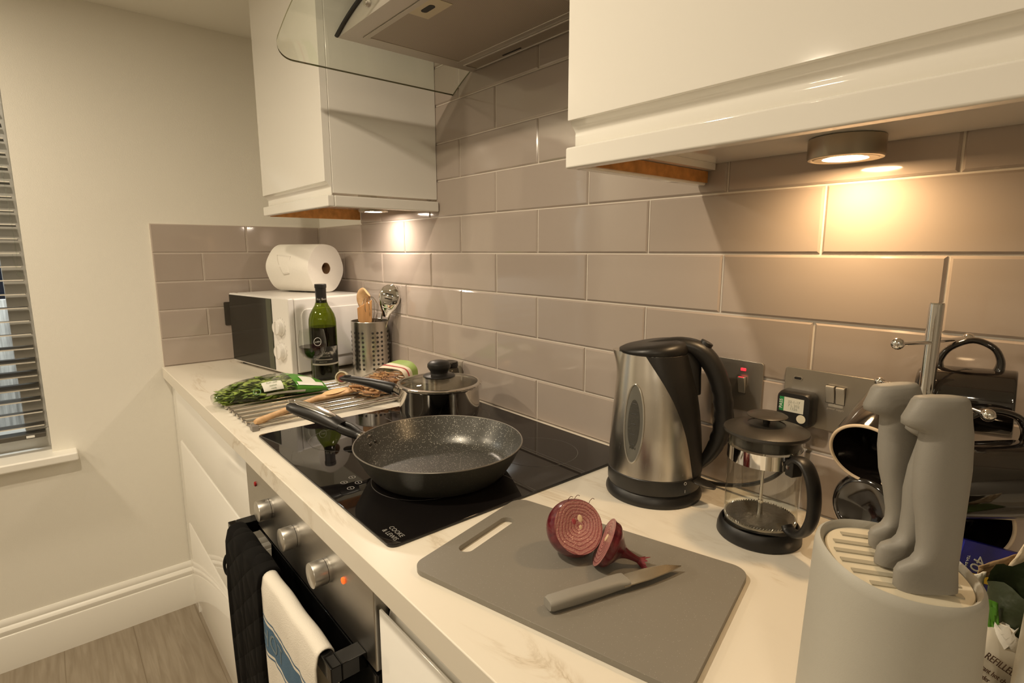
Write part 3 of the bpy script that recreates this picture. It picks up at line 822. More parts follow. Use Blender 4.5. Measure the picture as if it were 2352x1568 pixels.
hk = obj('handle', g, M_blackpl, t, angle=60)
g = G(); g.prism(circ(.0100,24), 0, .0095, 'z', Matrix.Translation(hz(.070,.2480)) @ Matrix.Rotation(HA,4,'Z') @ Matrix.Rotation(radians(28),4,'Y')); obj('lid_button', g, M_blackpl, hk, bevel=.0015)
# water gauge
GA = VA - radians(27); gz = .131; gh = .062; gw = .0165
def gpatch(sc, off, n=40, rings_=6):
    q = G(); rows = []
    for k in range(rings_+1):
        f = max(.02, k/rings_*sc)
        row = []
        for i in range(n):
            a = 2*pi*i/n; z = gz + gh*f*sin(a); r = kc(z)[0]
            row.append(ks(GA + gw*f*cos(a)/r, z, off))
        rows.append(row)
    q.loft(rows, cap=False); return q
gg = obj('water_gauge', gpatch(1, .0008), P('grey gauge plastic', (.13,.126,.11), .14), t, fix=False, angle=80)
obj('gauge_window', gpatch(.62, .0011), P('smoky gauge window', (.055,.054,.048), .08, bump=.0006, bscale=300), gg, fix=False, angle=80)
g = G(); pts = [ks(GA+gw*cos(2*pi*i/48)/kc(gz+gh*sin(2*pi*i/48))[0], gz+gh*sin(2*pi*i/48), .0010) for i in range(48)]
g.tube(pts, .0014, 8, loop=True); obj('gauge_rim', g, P('clear gauge rim', (.45,.43,.38), .15, .6), gg)
g = G()
for k in range(5):
    z = gz-.032+.016*k; p = [ks(GA+(.0042*s)/kc(z)[0], z, .0013) for s in (-1,-.3,.3,1)]; g.tube(p, .0005, 6)
obj('gauge_marks', g, M_blackpl, gg)
text('gauge_lettering', 'MAX', .0058, M_blackpl, gg, None, .0001, wrap=(kc(.170)[0]+.0012, GA, .1695))
text('gauge_lettering', 'MIN', .0058, M_blackpl, gg, None, .0001, wrap=(kc(.093)[0]+.0012, GA, .0925))
text('switch_lettering', 'O', .0072, M_white, t, None, .0001, wrap=(.0759, VA+radians(40), .0395)); text('switch_lettering', 'I', .0072, M_white, t, None, .0001, wrap=(.0759, VA+radians(40), .0265))
SA = VA + radians(62); sdv = Vector((cos(SA), sin(SA), 0)); ssv = Vector((-sin(SA), cos(SA), 0))
g = G(); rows = []
for k in range(8):
    q = k/7; r = .072+.034*q; w = .0075+.0065*sin(pi*min(1,q*.8+.2)); w = w if k < 7 else .005
    rows.append([sdv*r + ssv*(w*cos(2*pi*i/16)) + Vector((0,0,.0395 - .006*q + .0032*(1-.4*q)*sin(2*pi*i/16))) for i in range(16)])
g.loft(rows); obj('switch_lever', g, M_blackpl, t)
o = thing('x','',''); bpy.data.objects.remove(o)

# ------------------------------------------------------------------ CAFETIERE
CX, CY = 1.8962, -.1325
t = thing('cafetiere', 'empty glass cafetiere with a black base, lid and handle', 'cafetiere', (CX, CY, TOP))
g = G(); g.lathe([(0,0),(.0545,0),(.0560,.002),(.0555,.010),(.0530,.018),(.0505,.0215),(.0488,.0215),(.0480,.012),(0,.010)], 64); obj('base', g, M_blackpl, t, angle=40)
g = G(); g.lathe([(0,.0125),(.043,.0125),(.0468,.015),(.0475,.020),(.0475,.149),(.0485,.1515)], 72); obj('glass_beaker', g, M_glass, t, fix=False)
g = G(); g.lathe([(.0477,.1130),(.0480,.1130),(.0480,.1325),(.0477,.1325)], 72, closed=True); obj('chrome_band', g, M_chrome, t, angle=30)
lid = bpy.data.objects.new('lid_and_plunger', None); COL.objects.link(lid); lid.parent = t
g = G(); g.lathe([(0,.1335),(.043,.1335),(.0445,.136),(.0450,.1495),(.0535,.1505),(.0552,.1530),(.0545,.1560),(.050,.1580),(.038,.1615),(.024,.1640),(.0235,.1632),(.006,.1640),(0,.1640)], 64); obj('lid', g, P('dark brown plastic', (.030,.026,.021), .34, bump=.0001, bscale=900), lid, angle=30)
g = G(); g.lathe([(0,.160),(.0045,.160),(.0045,.1735)], 20); g.lathe([(0,.1735),(.020,.1735),(.0255,.1745),(.0262,.1755),(.024,.1768),(.010,.1775),(0,.1776)], 40); obj('plunger_knob', g, P('dark brown knob plastic', (.030,.026,.021), .34), lid, angle=40)
g = G(); g.tube([(0,0,.032),(0,0,.160)], .0022, 12); g.tube([(0,0,.028),(0,0,.052)], .0036, 12); obj('plunger_rod', g, M_polish, lid)
g = G(); g.lathe([(0,.0285),(.044,.0265),(.0462,.0255),(.0462,.0285),(.044,.0295),(0,.0315)], 64); pd = obj('plunger_disc', g, P('perforated steel disc', (.33,.30,.26), .28, 1, bump=.002, bscale=120), lid, angle=40)
g = G()
for i in range(14):
    a = 2.4*i; r = .010+.030*sqrt(i/14); g.ball((r*cos(a), r*sin(a), .0302-.002*r/.04), .0036, 10, (1,1,.35))
obj('disc_dimples', g, M_polish, pd)
g = G(); pts = []
for i in range(150):
    a = 2*pi*i/150; pts.append((.0455*cos(a)+.0012*cos(a)*sin(75*a), .0455*sin(a)+.0012*sin(a)*sin(75*a), .0292+.0012*cos(75*a)))
g.tube(pts, .0009, 5, loop=True); obj('spring_edge', g, M_polish, pd)
PH = radians(-24); pdv = Vector((cos(PH), sin(PH), 0))
pz = lambda r, z: tuple(pdv*r + Vector((0,0,z)))
pts = spline([pz(.050,.1250),pz(.060,.1330),pz(.074,.1300),pz(.0855,.1130),pz(.0905,.0900),pz(.0895,.0660),pz(.081,.0450),pz(.068,.0345),pz(.0555,.0335),pz(.0500,.0385)],6)
g = G(); g.tube(pts, 1, 18, flat=[(.0105*(1-.25*max(0,(i/(len(pts)-1)-.75)/.25)), .0052) for i in range(len(pts))]); hh = obj('handle', g, M_blackpl, t, angle=60)
g = G(); m = Matrix.Translation(pz(.0505,.121)) @ Matrix.Rotation(PH,4,'Z'); g.box(-.003,.010,-.0085,.0085,-.012,.010,m); obj('handle_clamp', g, M_blackpl, hh, bevel=.002)
g = G(); g.tube([pz(.052,.1215)+Vector() if False else tuple(Vector(pz(.053,.1215))+Vector((sin(PH),-cos(PH),0))*.0084), tuple(Vector(pz(.053,.1215))+Vector((sin(PH),-cos(PH),0))*.0098)], .0026, 12); obj('clamp_screw', g, M_polish, hh)

# ------------------------------------------------------------------ CHOPPING BOARD, ONION, KNIFE
BA = radians(14.3); BX, BY, BT = 1.797, -.399, .0075
bmx = Matrix.Translation((BX,BY,TOP)) @ Matrix.Rotation(BA,4,'Z')
def board_mesh():
    bm = bmesh.new()
    out = rrect(.351,.239,.021,8)
    cx, cy = -.351/2+.030, .0
    slot = rrect(.0205,.112,.0102,8,-.351/2+.0305,.001)
    def loop(poly, z): return [bm.verts.new((x,y,z)) for x,y in poly]
    o0, o1, s0, s1 = loop(out,0), loop(out,BT), loop(slot,0), loop(slot,BT)
    for a,b in ((o0,o1),(s0,s1)):
        for i in range(len(a)): j=(i+1)%len(a); bm.faces.new((a[i],a[j],b[j],b[i]))
    for ot, sl in ((o0,s0),(o1,s1)):
        es = []
        for lp in (ot,sl):
            for i in range(len(lp)):
                e = bm.edges.get((lp[i],lp[(i+1)%len(lp)])); es.append(e)
        bmesh.ops.triangle_fill(bm, use_beauty=True, edges=es)
    bmesh.ops.recalc_face_normals(bm, faces=bm.faces)
    me = bpy.data.meshes.new('chopping_board'); bm.to_mesh(me); bm.free(); return me
o = obj('chopping_board', board_mesh(), M_board, bevel=.0014, seg=3, angle=60); o.matrix_world = bmx
tag(o, 'grey flecked plastic chopping board with a handle slot, at the front of the worktop', 'chopping board')
BZ = TOP+BT

def mat_onion_cut():
    m, tt, out = nt('cut red onion flesh')
    b = N(tt, 'ShaderNodeBsdfPrincipled', i_Roughness=.14); tt.links.new(b.outputs[0], out.inputs[0])
    b.inputs['Subsurface Weight'].default_value = .15; b.inputs['Subsurface Radius'].default_value = (.006,.002,.002)
    tc = N(tt, 'ShaderNodeTexCoord'); mp = N(tt, 'ShaderNodeMapping'); tt.links.new(tc.outputs['Object'], mp.inputs[0])
    mp.inputs['Scale'].default_value = (1,1,0)
    no = N(tt, 'ShaderNodeTexNoise', i_Scale=26.0, i_Detail=1.5); tt.links.new(mp.outputs[0], no.inputs['Vector'])
    ln = N(tt, 'ShaderNodeVectorMath', operation='LENGTH'); tt.links.new(mp.outputs[0], ln.inputs[0])
    ma = N(tt, 'ShaderNodeMath', operation='MULTIPLY_ADD'); ma.inputs[1].default_value = .014; tt.links.new(no.outputs[0], ma.inputs[0]); tt.links.new(ln.outputs['Value'], ma.inputs[2])
    mu = N(tt, 'ShaderNodeMath', operation='MULTIPLY'); mu.inputs[1].default_value = 225.0; tt.links.new(ma.outputs[0], mu.inputs[0])
    fr = N(tt, 'ShaderNodeMath', operation='FRACT'); tt.links.new(mu.outputs[0], fr.inputs[0])
    cr = N(tt, 'ShaderNodeValToRGB'); e = cr.color_ramp.elements
    e[0].position = 0; e[0].color = (.20,.03,.045,1); e[1].position = .14; e[1].color = (.40,.17,.16,1)
    x = e.new(.75); x.color = (.45,.23,.20,1); x = e.new(1); x.color = (.24,.05,.06,1)
    tt.links.new(fr.outputs[0], cr.inputs[0]); tt.links.new(cr.outputs[0], b.inputs['Base Color'])
    bu = N(tt, 'ShaderNodeBump', i_Distance=.0012); n2 = N(tt, 'ShaderNodeTexNoise', i_Scale=420.0); tt.links.new(tc.outputs['Object'], n2.inputs['Vector'])
    ad = N(tt, 'ShaderNodeMath', operation='ADD'); tt.links.new(fr.outputs[0], ad.inputs[0]); tt.links.new(n2.outputs[0], ad.inputs[1])
    tt.links.new(ad.outputs[0], bu.inputs['Height']); tt.links.new(bu.outputs[0], b.inputs['Normal'])
    return m
M_ocut = mat_onion_cut()
M_oskin = ramp_mat('red onion skin', 10, [(.3,(.075,.006,.012)),(.6,(.13,.014,.020)),(.8,(.20,.035,.035))], .22, (14,14,.8), dist=.5, coat=.3)
M_core = P('pale onion core', (.66,.50,.32), .3)
def onion_axes(n, upv=(0,0,1)):
    n = Vector(n).normalized(); x = Vector(upv).cross(n).normalized(); y = n.cross(x); return x, y, n
def onion_half(name, c, n, R, cut, label, tail=None):
    x, y, n = onion_axes(n)
    m = Matrix(((x.x,y.x,n.x,c[0]),(x.y,y.y,n.y,c[1]),(x.z,y.z,n.z,c[2]),(0,0,0,1)))
    root = bpy.data.objects.new(name, None); COL.objects.link(root); root.matrix_world = m
    tag(root, label, 'onion', 'cut red onion')
    g = G()
    if not tail:
        prof = []
        a1 = math.acos(cut/R)
        for i in range(25):
            a = pi - (pi-a1)*i/24; prof.append((R*sin(a) if i else 0, R*cos(a)*1.0))
        g.lathe(prof, 56); rc_ = prof[-1][0]; zc = prof[-1][1]
    else:
        rc_, zc = R, 0
        prof = [(0,-tail),(.0035,-tail),(.0042,-tail*.82),(.0060,-tail*.62),(.0105,-tail*.47),(.0195,-tail*.34),(.0280,-tail*.20),(R-.002,-tail*.08),(R,0)]
        prof2 = []
        P2 = spline([(r,0,z) for r,z in prof], 4)
        g.lathe([(max(p.x,0),p.z) for p in P2], 48)
    obj('skin', g, M_oskin, root, angle=70)
    g = G(); g.lathe([(0,zc+.0006),(rc_*.5,zc+.0008),(rc_*.93,zc+.0003),(rc_,zc-.0002)], 56); cf = obj('cut_face', g, M_ocut, root, angle=80, fix=False)
    if not tail:
        for (px_, py_, rr_, mt_) in ((.004,.0095,.0036,M_core),(-.0055,.0075,.0030,P('red onion heart', (.30,.05,.06), .25)),(.002,-.001,.0022,M_core)):
            g = G(); g.ball((px_,py_,zc+.0006), rr_, 14, (1,1.35,.25)); obj('core', g, mt_, cf)
    else:
        g = G(); g.ball((.003,.008,zc+.0008), .0045, 12, (.8,1.2,.3)); obj('core', g, M_core, cf)
    return root, x, y, n
camdir = Vector((.59,-.65,.47)).normalized(); rgt = Vector((.647,.763,0))
oc = Vector((1.7705,-.3800,BZ+.0362))
big, ox, oy, on_ = onion_half('onion', oc, camdir*.86+rgt*.42+Vector((0,0,.10)), .0365, .0135, 'larger piece of cut red onion on the board, its ringed cut face showing')
g = G()
for s_ in ((.024,.026),(.004,.034),(-.006,.034)):
    p0 = Vector((s_[0], s_[1]*.97, .010)); g.tube(spline([p0, p0+Vector((.002,.003,.001)), p0+Vector((.006,.0055,.002)), p0+Vector((.0085,.004,.002))],4), .0004, 5)
obj('root_hairs', g, P('dry root', (.10,.03,.02), .7), big)
ax_ = (Vector((1.8440,-.3435,BZ+.0085)) - Vector((1.8125,-.3672,BZ+.0300)))
ax_ = (ax_.normalized() + Vector((.02,.12,.0))).normalized()
sm, sx, sy, sn = onion_half('onion', Vector((1.8105,-.3680,BZ+.0292)), -ax_, .0315, 0, 'smaller top piece of red onion with its papery stem, lying beside the larger piece', tail=.052)
g = G()
for i in range(9):
    a = i*2.4; d = Vector((cos(a)*.35, sin(a)*.35, -1)).normalized(); p0 = Vector((cos(a)*.003, sin(a)*.003, -.048))
    l = random.Random(i).uniform(.007,.014)
    g.tube([p0, p0+d*l*.5+Vector((0,0,.001)), p0+d*l+Vector((cos(a)*.003,sin(a)*.003,0))], [.0030,.0030,.0008], 6, flat=(1,.3))
obj('stem_tuft', g, P('dry red stem', (.16,.012,.018), .6), sm)

# paring knife
A = Vector((1.8310,-.4865,BZ)); B = Vector((1.8600,-.3850,BZ)); T = Vector((1.8725,-.3070,BZ))
kx = (B-A).normalized(); m = frame(A, kx, Vector((0,0,1)).cross(kx)); Lh = (B-A).length; Lb = (T-B).length
t = thing('paring_knife', 'small paring knife with a grey handle lying on the chopping board', 'knife'); t.matrix_world = m
g = G()
sec = [(0,.0085,.0058),(.004,.0100,.0072),(.03,.0100,.0080),(.06,.0095,.0078),(Lh-.016,.0108,.0066),(Lh-.005,.0120,.0052),(Lh,.0115,.0046)]
rows = []
for x_, w_, h_2 in sec:
    rows.append([Vector((x_, w_*(abs(cos(a))**.6)*(1 if cos(a)>0 else -1) + (.002 if x_ > Lh-.02 else 0), .0075 + h_2*(abs(sin(a))**.75)*(1 if sin(a)>0 else -1)*.95)) for a in [2*pi*i/24 for i in range(24)]])
g.loft(rows); obj('handle', g, M_grey, t, angle=50)
g = G()
bl_ = [(Lh-.01,.0115),(Lh+Lb*.45,.0105),(Lh+Lb*.8,.0060),(Lh+Lb,-.0035),(Lh+Lb*.7,-.0075),(Lh+Lb*.35,-.0100),(Lh-.01,-.0100)]
n_ = len(bl_)
for z_, k_ in ((.0072,1),(.0086,1)): g.v += [Vector((x_,y_,z_)) for x_,y_ in bl_]
g.f += [list(range(n_))[::-1], list(range(n_,2*n_))] + [[i,(i+1)%n_,n_+(i+1)%n_,n_+i] for i in range(n_)]
obj('blade', g, P('knife steel', (.66,.58,.46), .2, 1), t, smooth=False)

# ------------------------------------------------------------------ KNIFE BLOCK AND ITS KNIVES
NX, NY, NZ = 2.1255, -.4235, 1.0895
t = thing('knife_block', 'round pale grey knife block with a cream slotted top at the lower right', 'knife block', (NX, NY, TOP))
ba = radians(42)
def supell(r, a, ex=2.25): 
    c, s = cos(a), sin(a); k = (abs(c)**ex+abs(s)**ex)**(-1/ex); return r*k*c, r*k*s
def blk(r, z, tilt=1, n=72):
    out = []; r *= .968
    for i in range(n):
        x, y = supell(r, 2*pi*i/n); X = x*cos(ba)-y*sin(ba); Y = x*sin(ba)+y*cos(ba)
        out.append(Vector((X, Y, z + tilt*(-.10*x*.9 + .10*y))))
    return out
hb = NZ-TOP
rows = [blk(.0560,0,0), blk(.0572,.002,0), blk(.0570,.02,0), blk(.0548,.10,.3), blk(.0530,hb-.02,.9), blk(.0526,hb-.008,1), blk(.0515,hb-.002,1), blk(.0490,hb,1), blk(.0468,hb-.002,1), blk(.0458,hb-.010,1)]
g = G(); g.loft(rows, cap=True); obj('body', g, M_block, t, angle=60)
def topz(x, y): return hb-.0045 + (-.09*x + .10*y)
rows = [blk(.0456,hb-.012,1), blk(.0456,hb-.006,1), blk(.0450,hb-.005,1)]
g = G(); g.loft(rows); ins = obj('slotted_insert', g, M_insert, t, angle=40)
slots = [(-.002,.031,.044),(-.002,.0195,.064),(-.002,.008,.072),(-.002,-.0035,.073),(-.001,-.015,.070),(.0,-.0265,.058)]
rz = Matrix.Rotation(ba,4,'Z')
for cx_, cy_, w_ in slots:
    g = G()
    p = [(cx_-w_/2,cy_-.0021),(cx_+w_/2,cy_-.0021),(cx_+w_/2,cy_+.0021),(cx_-w_/2,cy_+.0021)]
    g.v += [rz @ Vector((x,y,topz(x,y)+o_)) for o_ in (-.004,.0004) for x,y in p]
    g.f += [[0,3,2,1],[4,5,6,7],[0,1,5,4],[1,2,6,5],[2,3,7,6],[3,0,4,7]]
    obj('slot', g, P('shaded slot', (.40,.36,.27), .7), ins, smooth=False)
# handle outline (height, left, right) measured up from the guard
KP = [(0,-.0185,.0185),(.003,-.0192,.0186),(.013,-.0188,.0183),(.0165,-.0165,.0182),(.0200,-.0095,.0182),(.0240,-.0062,.0183),(.030,-.0050,.0186),(.046,-.0058,.0200),(.062,-.0082,.0218),(.080,-.0080,.0236),(.098,-.0055,.0238),(.1030,-.0050,.0237),(.1055,-.0110,.0236),(.1085,-.0160,.0234),(.1125,-.0160,.0230),(.118,-.0128,.0225),(.1235,-.0100,.0210),(.1255,-.0085,.0195),(.1262,-.0040,.0150)]
def kitchen_knife(loc, lean, label, s=1.0, th=.0100, yaw=ba):
    k = thing('kitchen_knife', label, 'knife', group='grey handled knives in the block')
    k.matrix_world = Matrix.Translation(loc) @ Matrix.Rotation(yaw,4,'Z') @ Matrix.Rotation(lean[0],4,'Y') @ Matrix.Rotation(lean[1],4,'X')
    rows = []
    for z, a, b in KP:
        c, hw = (a+b)/2*s, (b-a)/2*s
        f = th*(.62 if z < .014 else (.62+.38*min(1,(z-.014)/.02))); f *= .55 if z > .1258 else (.85 if z > .1250 else 1)
        rows.append([Vector((c + hw*(abs(cos(q))**.75)*(1 if cos(q)>0 else -1), f*(abs(sin(q))**.85)*(1 if sin(q)>0 else -1), z*s)) for q in [2*pi*i/28 for i in range(28)]])
    g = G(); g.loft(rows); obj('handle', g, M_grey, k, angle=75)
    g = G(); g.box(-.015*s,.016*s,-.0009,.0009,-.10,.001); obj('blade', g, M_polish, k, smooth=False)
    return k
def slot_pos(i, dx): 
    cx_, cy_, w_ = slots[i]; p = rz @ Vector((cx_+dx,cy_,0)); return (NX+p.x, NY+p.y, TOP+topz(cx_+dx,cy_)+.0004)
kitchen_knife(slot_pos(5,.0055), (radians(-2.2), radians(-5)), 'front grey-handled knife in the knife block, its handle broadside on', 1.05)
kitchen_knife(slot_pos(3,.003), (radians(6.5), radians(-3)), 'middle grey-handled knife in the block, half hidden behind the front one', .92)
kitchen_knife(slot_pos(1,.0125), (radians(-7), radians(-4)), 'rear grey-handled knife in the knife block with its pommel nearest the socket', 1.0)

# ------------------------------------------------------------------ MUG TREE AND MUGS
TX, TY = 2.069, -.130
t = thing('mug_tree', 'chrome mug tree with ball-ended arms near the tiled wall', 'mug tree', (TX,TY,TOP))
g = G(); g.lathe([(0,0),(.066,0),(.067,.003),(.064,.006),(.02,.009),(.0075,.012)], 48); obj('foot', g, M_chrome, t)
g = G(); g.tube([(0,0,.01),(.0,0,.3405)], .0072, 32); g.lathe([(.0072,.3400),(.0066,.3420),(0,.3425)], 32); obj('pole', g, M_chrome, t, angle=50)
def arm(p0, p1, r=.0022, rb=.0062):
    g = G(); g.tube([p0, p1], r, 14); a = obj('arm', g, M_chrome, t)
    g = G(); g.ball(p1, rb, 20); obj('ball_end', g, M_chrome, a)
arm((.0,-.004,.2985), (-.011,-.083,.3045)); arm((.0,.004,.2990), (.017,.080,.2965))
arm((.004,-.002,.2400), (.0600,-.0360,.2360), .0022, .0066); arm((-.004,.002,.2400), (-.055,.036,.2380))
arm((.002,-.004,.178), (.030,-.050,.176))
def mug(base, opening, hdl, label, R=.0395, L=.112, hl=(.30,.78), rim=M_cream):
    ax = (Vector(opening)-Vector(base)).normalized()
    z = ax; x = Vector(hdl); x = (x - z*x.dot(z)).normalized(); y = z.cross(x)
    k = thing('mug', label, 'mug', group='black mugs on the mug tree')
    k.matrix_world = Matrix(((x.x,y.x,z.x,base[0]),(x.y,y.y,z.y,base[1]),(x.z,y.z,z.z,base[2]),(0,0,0,1)))
    g = G(); g.lathe([(0,.002),(R*.72,.002),(R*.76,0),(R*.84,.0008),(R*.95,.006),(R,.014),(R,L-.003),(R-.0006,L-.0006)], 64); b_ = obj('outer_body', g, M_mug, k, fix=False, angle=60)
    g = G(); g.lathe([(R-.0032,L-.0006),(R-.0038,L-.004),(R-.004,.012),(R*.8,.005),(0,.004)], 64); obj('inside', g, M_mug, k, fix=False, angle=60)
    g = G(); g.lathe([(R-.0036,L-.0016),(R-.0030,L-.0002),(R-.0018,L+.0006),(R-.0004,L-.0002),(R-.0001,L-.0022)], 64); obj('rim', g, rim, k, fix=False, angle=80)
    z0, z1 = L*hl[0], L*hl[1]; d = .031
    g = G(); pts = bez((R-.002,0,z1),(R+.010+d*.6,0,z1+.010),(R+d*1.25,0,z0+.012),(R-.001,0,z0),16)
    pts = spline([(R-.002,0,z1),(R+.010,0,z1+.001),(R+.024,0,z1-.006),(R+d,0,(z1*.55+z0*.45)),(R+.022,0,z0+.010),(R+.008,0,z0+.001),(R-.002,0,z0)],5)
    nn = len(pts)
    g.tube(pts, 1, 14, flat=[(.0062+.0028*abs(2*i/(nn-1)-1)**4, .0036+.0022*abs(2*i/(nn-1)-1)**4) for i in range(nn)], up=(1,0,0)); obj('handle', g, M_mug, k, angle=80)
    return k
mug((2.0510,-.0890,1.1385),(2.1503,-.0770,1.1425), (0,0,1), 'uppermost black mug lying on its side on the tree, open end right', .0375, .0875, (.22,.82), M_mug)
mug((2.0890,-.1905,1.0700),(2.1776,-.1310,1.0850), (-.15,.1,1), 'right-hand black mug below the uppermost one, running out of the frame', .0392, .112, (.26,.82), M_mug)
mug((2.0390,-.1010,1.1180),(2.0365,-.1960,1.0830), (.75,.0,.75), 'left black mug tipped towards the cafetiere with its pale rim and dark inside showing', .0395, .100)
mug((2.0360,-.1880,1.0180),(2.0560,-.0900,1.0080), (.7,.1,.7), 'lowest left black mug on the tree with its round base facing out', .0400, .095)
mug((2.0860,-.0760,1.0050),(2.1240,-.1480,1.0230), (-.3,0,1), 'lowest right black mug on the tree, dark open end facing the knife block', .0400, .085)

# ------------------------------------------------------------------ PACKETS IN THE RIGHT CORNER
def sheet(name, quad, mat, parent, n=10, crum=.002, seed=1, thick=.0008):
    """a paper-like sheet stretched over four corners with creases"""
    rnd = random.Random(seed); ph = [rnd.uniform(0,6.3) for _ in range(8)]
    a,b,c,d = map(Vector, quad); nrm = (b-a).cross(d-a).normalized(); g = G()
    for j in range(n+1):
        for i in range(n+1):
            u, v = i/n, j/n; p = (a*(1-u)+b*u)*(1-v)+(d*(1-u)+c*u)*v
            k = crum*(abs(sin(u*7+v*5+ph[0]))+abs(sin(v*9-u*4+ph[1]))*.7+.5*sin(u*19+ph[2])*sin(v*15+ph[3])+rnd.uniform(-.2,.2))
            g.v.append(p + nrm*k)
    for j in range(n):
        for i in range(n): q = j*(n+1)+i; g.f.append([q,q+1,q+n+2,q+n+1])
    o = obj(name, g, mat, parent, angle=30)
    s_ = o.modifiers.new('thickness','SOLIDIFY'); s_.thickness = thick
    return o
M_navy = P('navy carton', (.010,.012,.27), .35)
M_yel = P('yellow print', (.95,.62,.02), .4)
t = thing('tea_carton', 'dark blue carton with a yellow stripe and white numerals behind the knife block', 'carton')
bx = Vector((.033,.036,-.013)).normalized(); by = Vector((.02,.045,.13)).normalized()
cm = frame((2.1255,-.1925,.9860), bx, by); t.matrix_world = cm
g = G(); g.box(-.001,.075,-.074,.0335,-.007,0); obj('box', g, M_navy, t, bevel=.0008)
g = G(); g.box(-.0012,.075,-.0055,.0020,-.0072,.0004); obj('yellow_stripe', g, M_yel, t, smooth=False)
text('carton_lettering', '40', .0165, M_white, t, frame((.0175,.0125,.0006),(-.25,-1,0),(1,-.25,0)), .0002)
text('carton_lettering', 'TEA BAGS', .0035, M_white, t, frame((.0070,.0110,.0006),(.0,-1,0),(1,.0,0)), .0002)
o = sheet('torn_pack', [(2.1405,-.2650,.9930),(2.1530,-.2540,.9905),(2.1545,-.2540,1.0245),(2.1420,-.2640,1.0170)], P('white torn paper', (.82,.78,.68), .8), None, 8, .0012, 4)
tag(o, 'scrap of torn white paper packet beside the top of the knife block', 'paper packet')
t = thing('opened_pack', 'torn open brown and cream paper packet behind the dark green bag', 'packet')
sheet('front_flap', [(2.1480,-.2490,1.0110),(2.1710,-.2250,1.0235),(2.1710,-.2230,1.0375),(2.1485,-.2465,1.0240)], P('brown packet lining', (.30,.20,.10), .7), t, 8, .001, 6)
sheet('back_flap', [(2.1640,-.2370,1.0200),(2.1830,-.2210,1.0350),(2.1850,-.2180,1.0730),(2.1780,-.2260,1.0640)], P('cream torn paper edge', (.76,.64,.46), .8), t, 8, .0015, 7)
g = G(); g.box(2.155,2.205,-.235,-.200,TOP,1.014); obj('pack_body', g, P('green printed packet', (.10,.16,.035), .6), t, bevel=.004)
t = thing('green_bag', 'crumpled dark green foil bag at the right edge', 'bag')
M_dkgreen = P('dark green film', (.026,.036,.014), .42, bump=.004, bscale=30)
rows = []
rnd = random.Random(5)
for j in range(12):
    q = j/11; z = .972+.066*q+.0; cx_ = 2.1885; cy_ = -.266
    rx_ = .034*(1-.15*q)*(1.0-.75*max(0,(.35-q)/.35)); ry_ = .026*(1-.2*q)*(1.0-.6*max(0,(.35-q)/.35))
    rows.append([Vector((cx_+rx_*cos(a)*(1+.12*sin(3*a+q*3)+rnd.uniform(-.05,.05)), cy_+ry_*sin(a)*(1+.15*sin(4*a-q*5)+rnd.uniform(-.05,.05)), z+.004*sin(5*a)*q+.010*q*cos(a-.85))) for a in [2*pi*i/28 for i in range(28)]])
g = G(); g.loft(rows, cap=False); obj('bag_film', g, M_dkgreen, t, angle=35)
sheet('green_fold', [(2.1585,-.2960,1.0200),(2.1700,-.2930,1.0180),(2.1760,-.3010,.9860),(2.1700,-.3010,.9880)], P('bright green film', (.07,.22,.015), .4), t, 6, .0015, 9)
t = thing('refill_pouch', 'white refill pouch with brown lettering beside the knife block, cut by the frame', 'pouch')
M_pouch = P('matt white pouch', (.62,.58,.49), .55, bump=.0015, bscale=25)
rows = []
pu = Vector((.647,.763,0)); pv = Vector((.763,-.647,0))
pc = Vector((2.1770,-.2890,0))
for j in range(14):
    q = j/13; z = TOP + .086*q; w = .047*(1-.05*q)*(1-.5*max(0,(q-.85)/.15)); d_ = .019*(1-.25*q) if q < .8 else .019*(.8-.75*(q-.8)/.2)
    rows.append([pc + pu*(w*(abs(cos(a))**.7)*(1 if cos(a)>0 else -1)) + pv*(d_*sin(a)*(1+.06*sin(3*a+q*6))) + Vector((0,0,z+.003*sin(a*4)*q)) for a in [2*pi*i/32 for i in range(32)]])
g = G(); g.loft(rows); obj('pouch_film', g, M_pouch, t, angle=50)
M_brown = P('brown print', (.07,.035,.02), .6)
tx = (pu + Vector((0,0,-.70))).normalized()
def ptext(b_, s_, a_, z_): text('pouch_lettering', b_, s_, M_brown, t, frame(pc+pv*.0215+pu*a_+Vector((0,0,z_)), tx, Vector((0,0,1))), .0002, align='LEFT')
ptext('REFILLED', .0080, -.035, .9900); ptext('instant hot chocolate', .0058, -.042, .9830); ptext('powder', .0055, -.043, .9760); ptext('ready to drink', .0050, -.043, .9670); ptext('enjoy', .0050, -.043, .9610)
o = G(); rows = []
for j in range(8):
    q = j/7; z = .985+.016*q; r_ = .011*(1-.3*q)
    rows.append([Vector((2.1750,-.2950,z+.001)) + Vector((r_*cos(a)*(1+.25*sin(3*a+j)), r_*.7*sin(a)*(1+.2*cos(4*a+j)), .003*sin(5*a+j))) for a in [2*pi*i/20 for i in range(20)]])
o.loft(rows); obj('torn_top', o, P('bright white plastic', (.80,.78,.72), .4), t, angle=50)
t = thing('white_packet', 'crinkled white packet at the right edge of the picture', 'packet')
rows = []
for j in range(14):
    q = j/13; z = TOP + .132*q; 
    rows.append([Vector((2.2040,-.3190,z)) + pu*(.025*(1-.2*q)*cos(a)*(1+.08*sin(4*a+q*5))) + pv*(.015*(1-.25*q)*sin(a)*(1+.08*sin(3*a-q*7))) for a in [2*pi*i/28 for i in range(28)]])
g = G(); g.loft(rows); obj('packet_film', g, P('glossy white film', (.68,.66,.58), .35, bump=.003, bscale=35), t, angle=50)

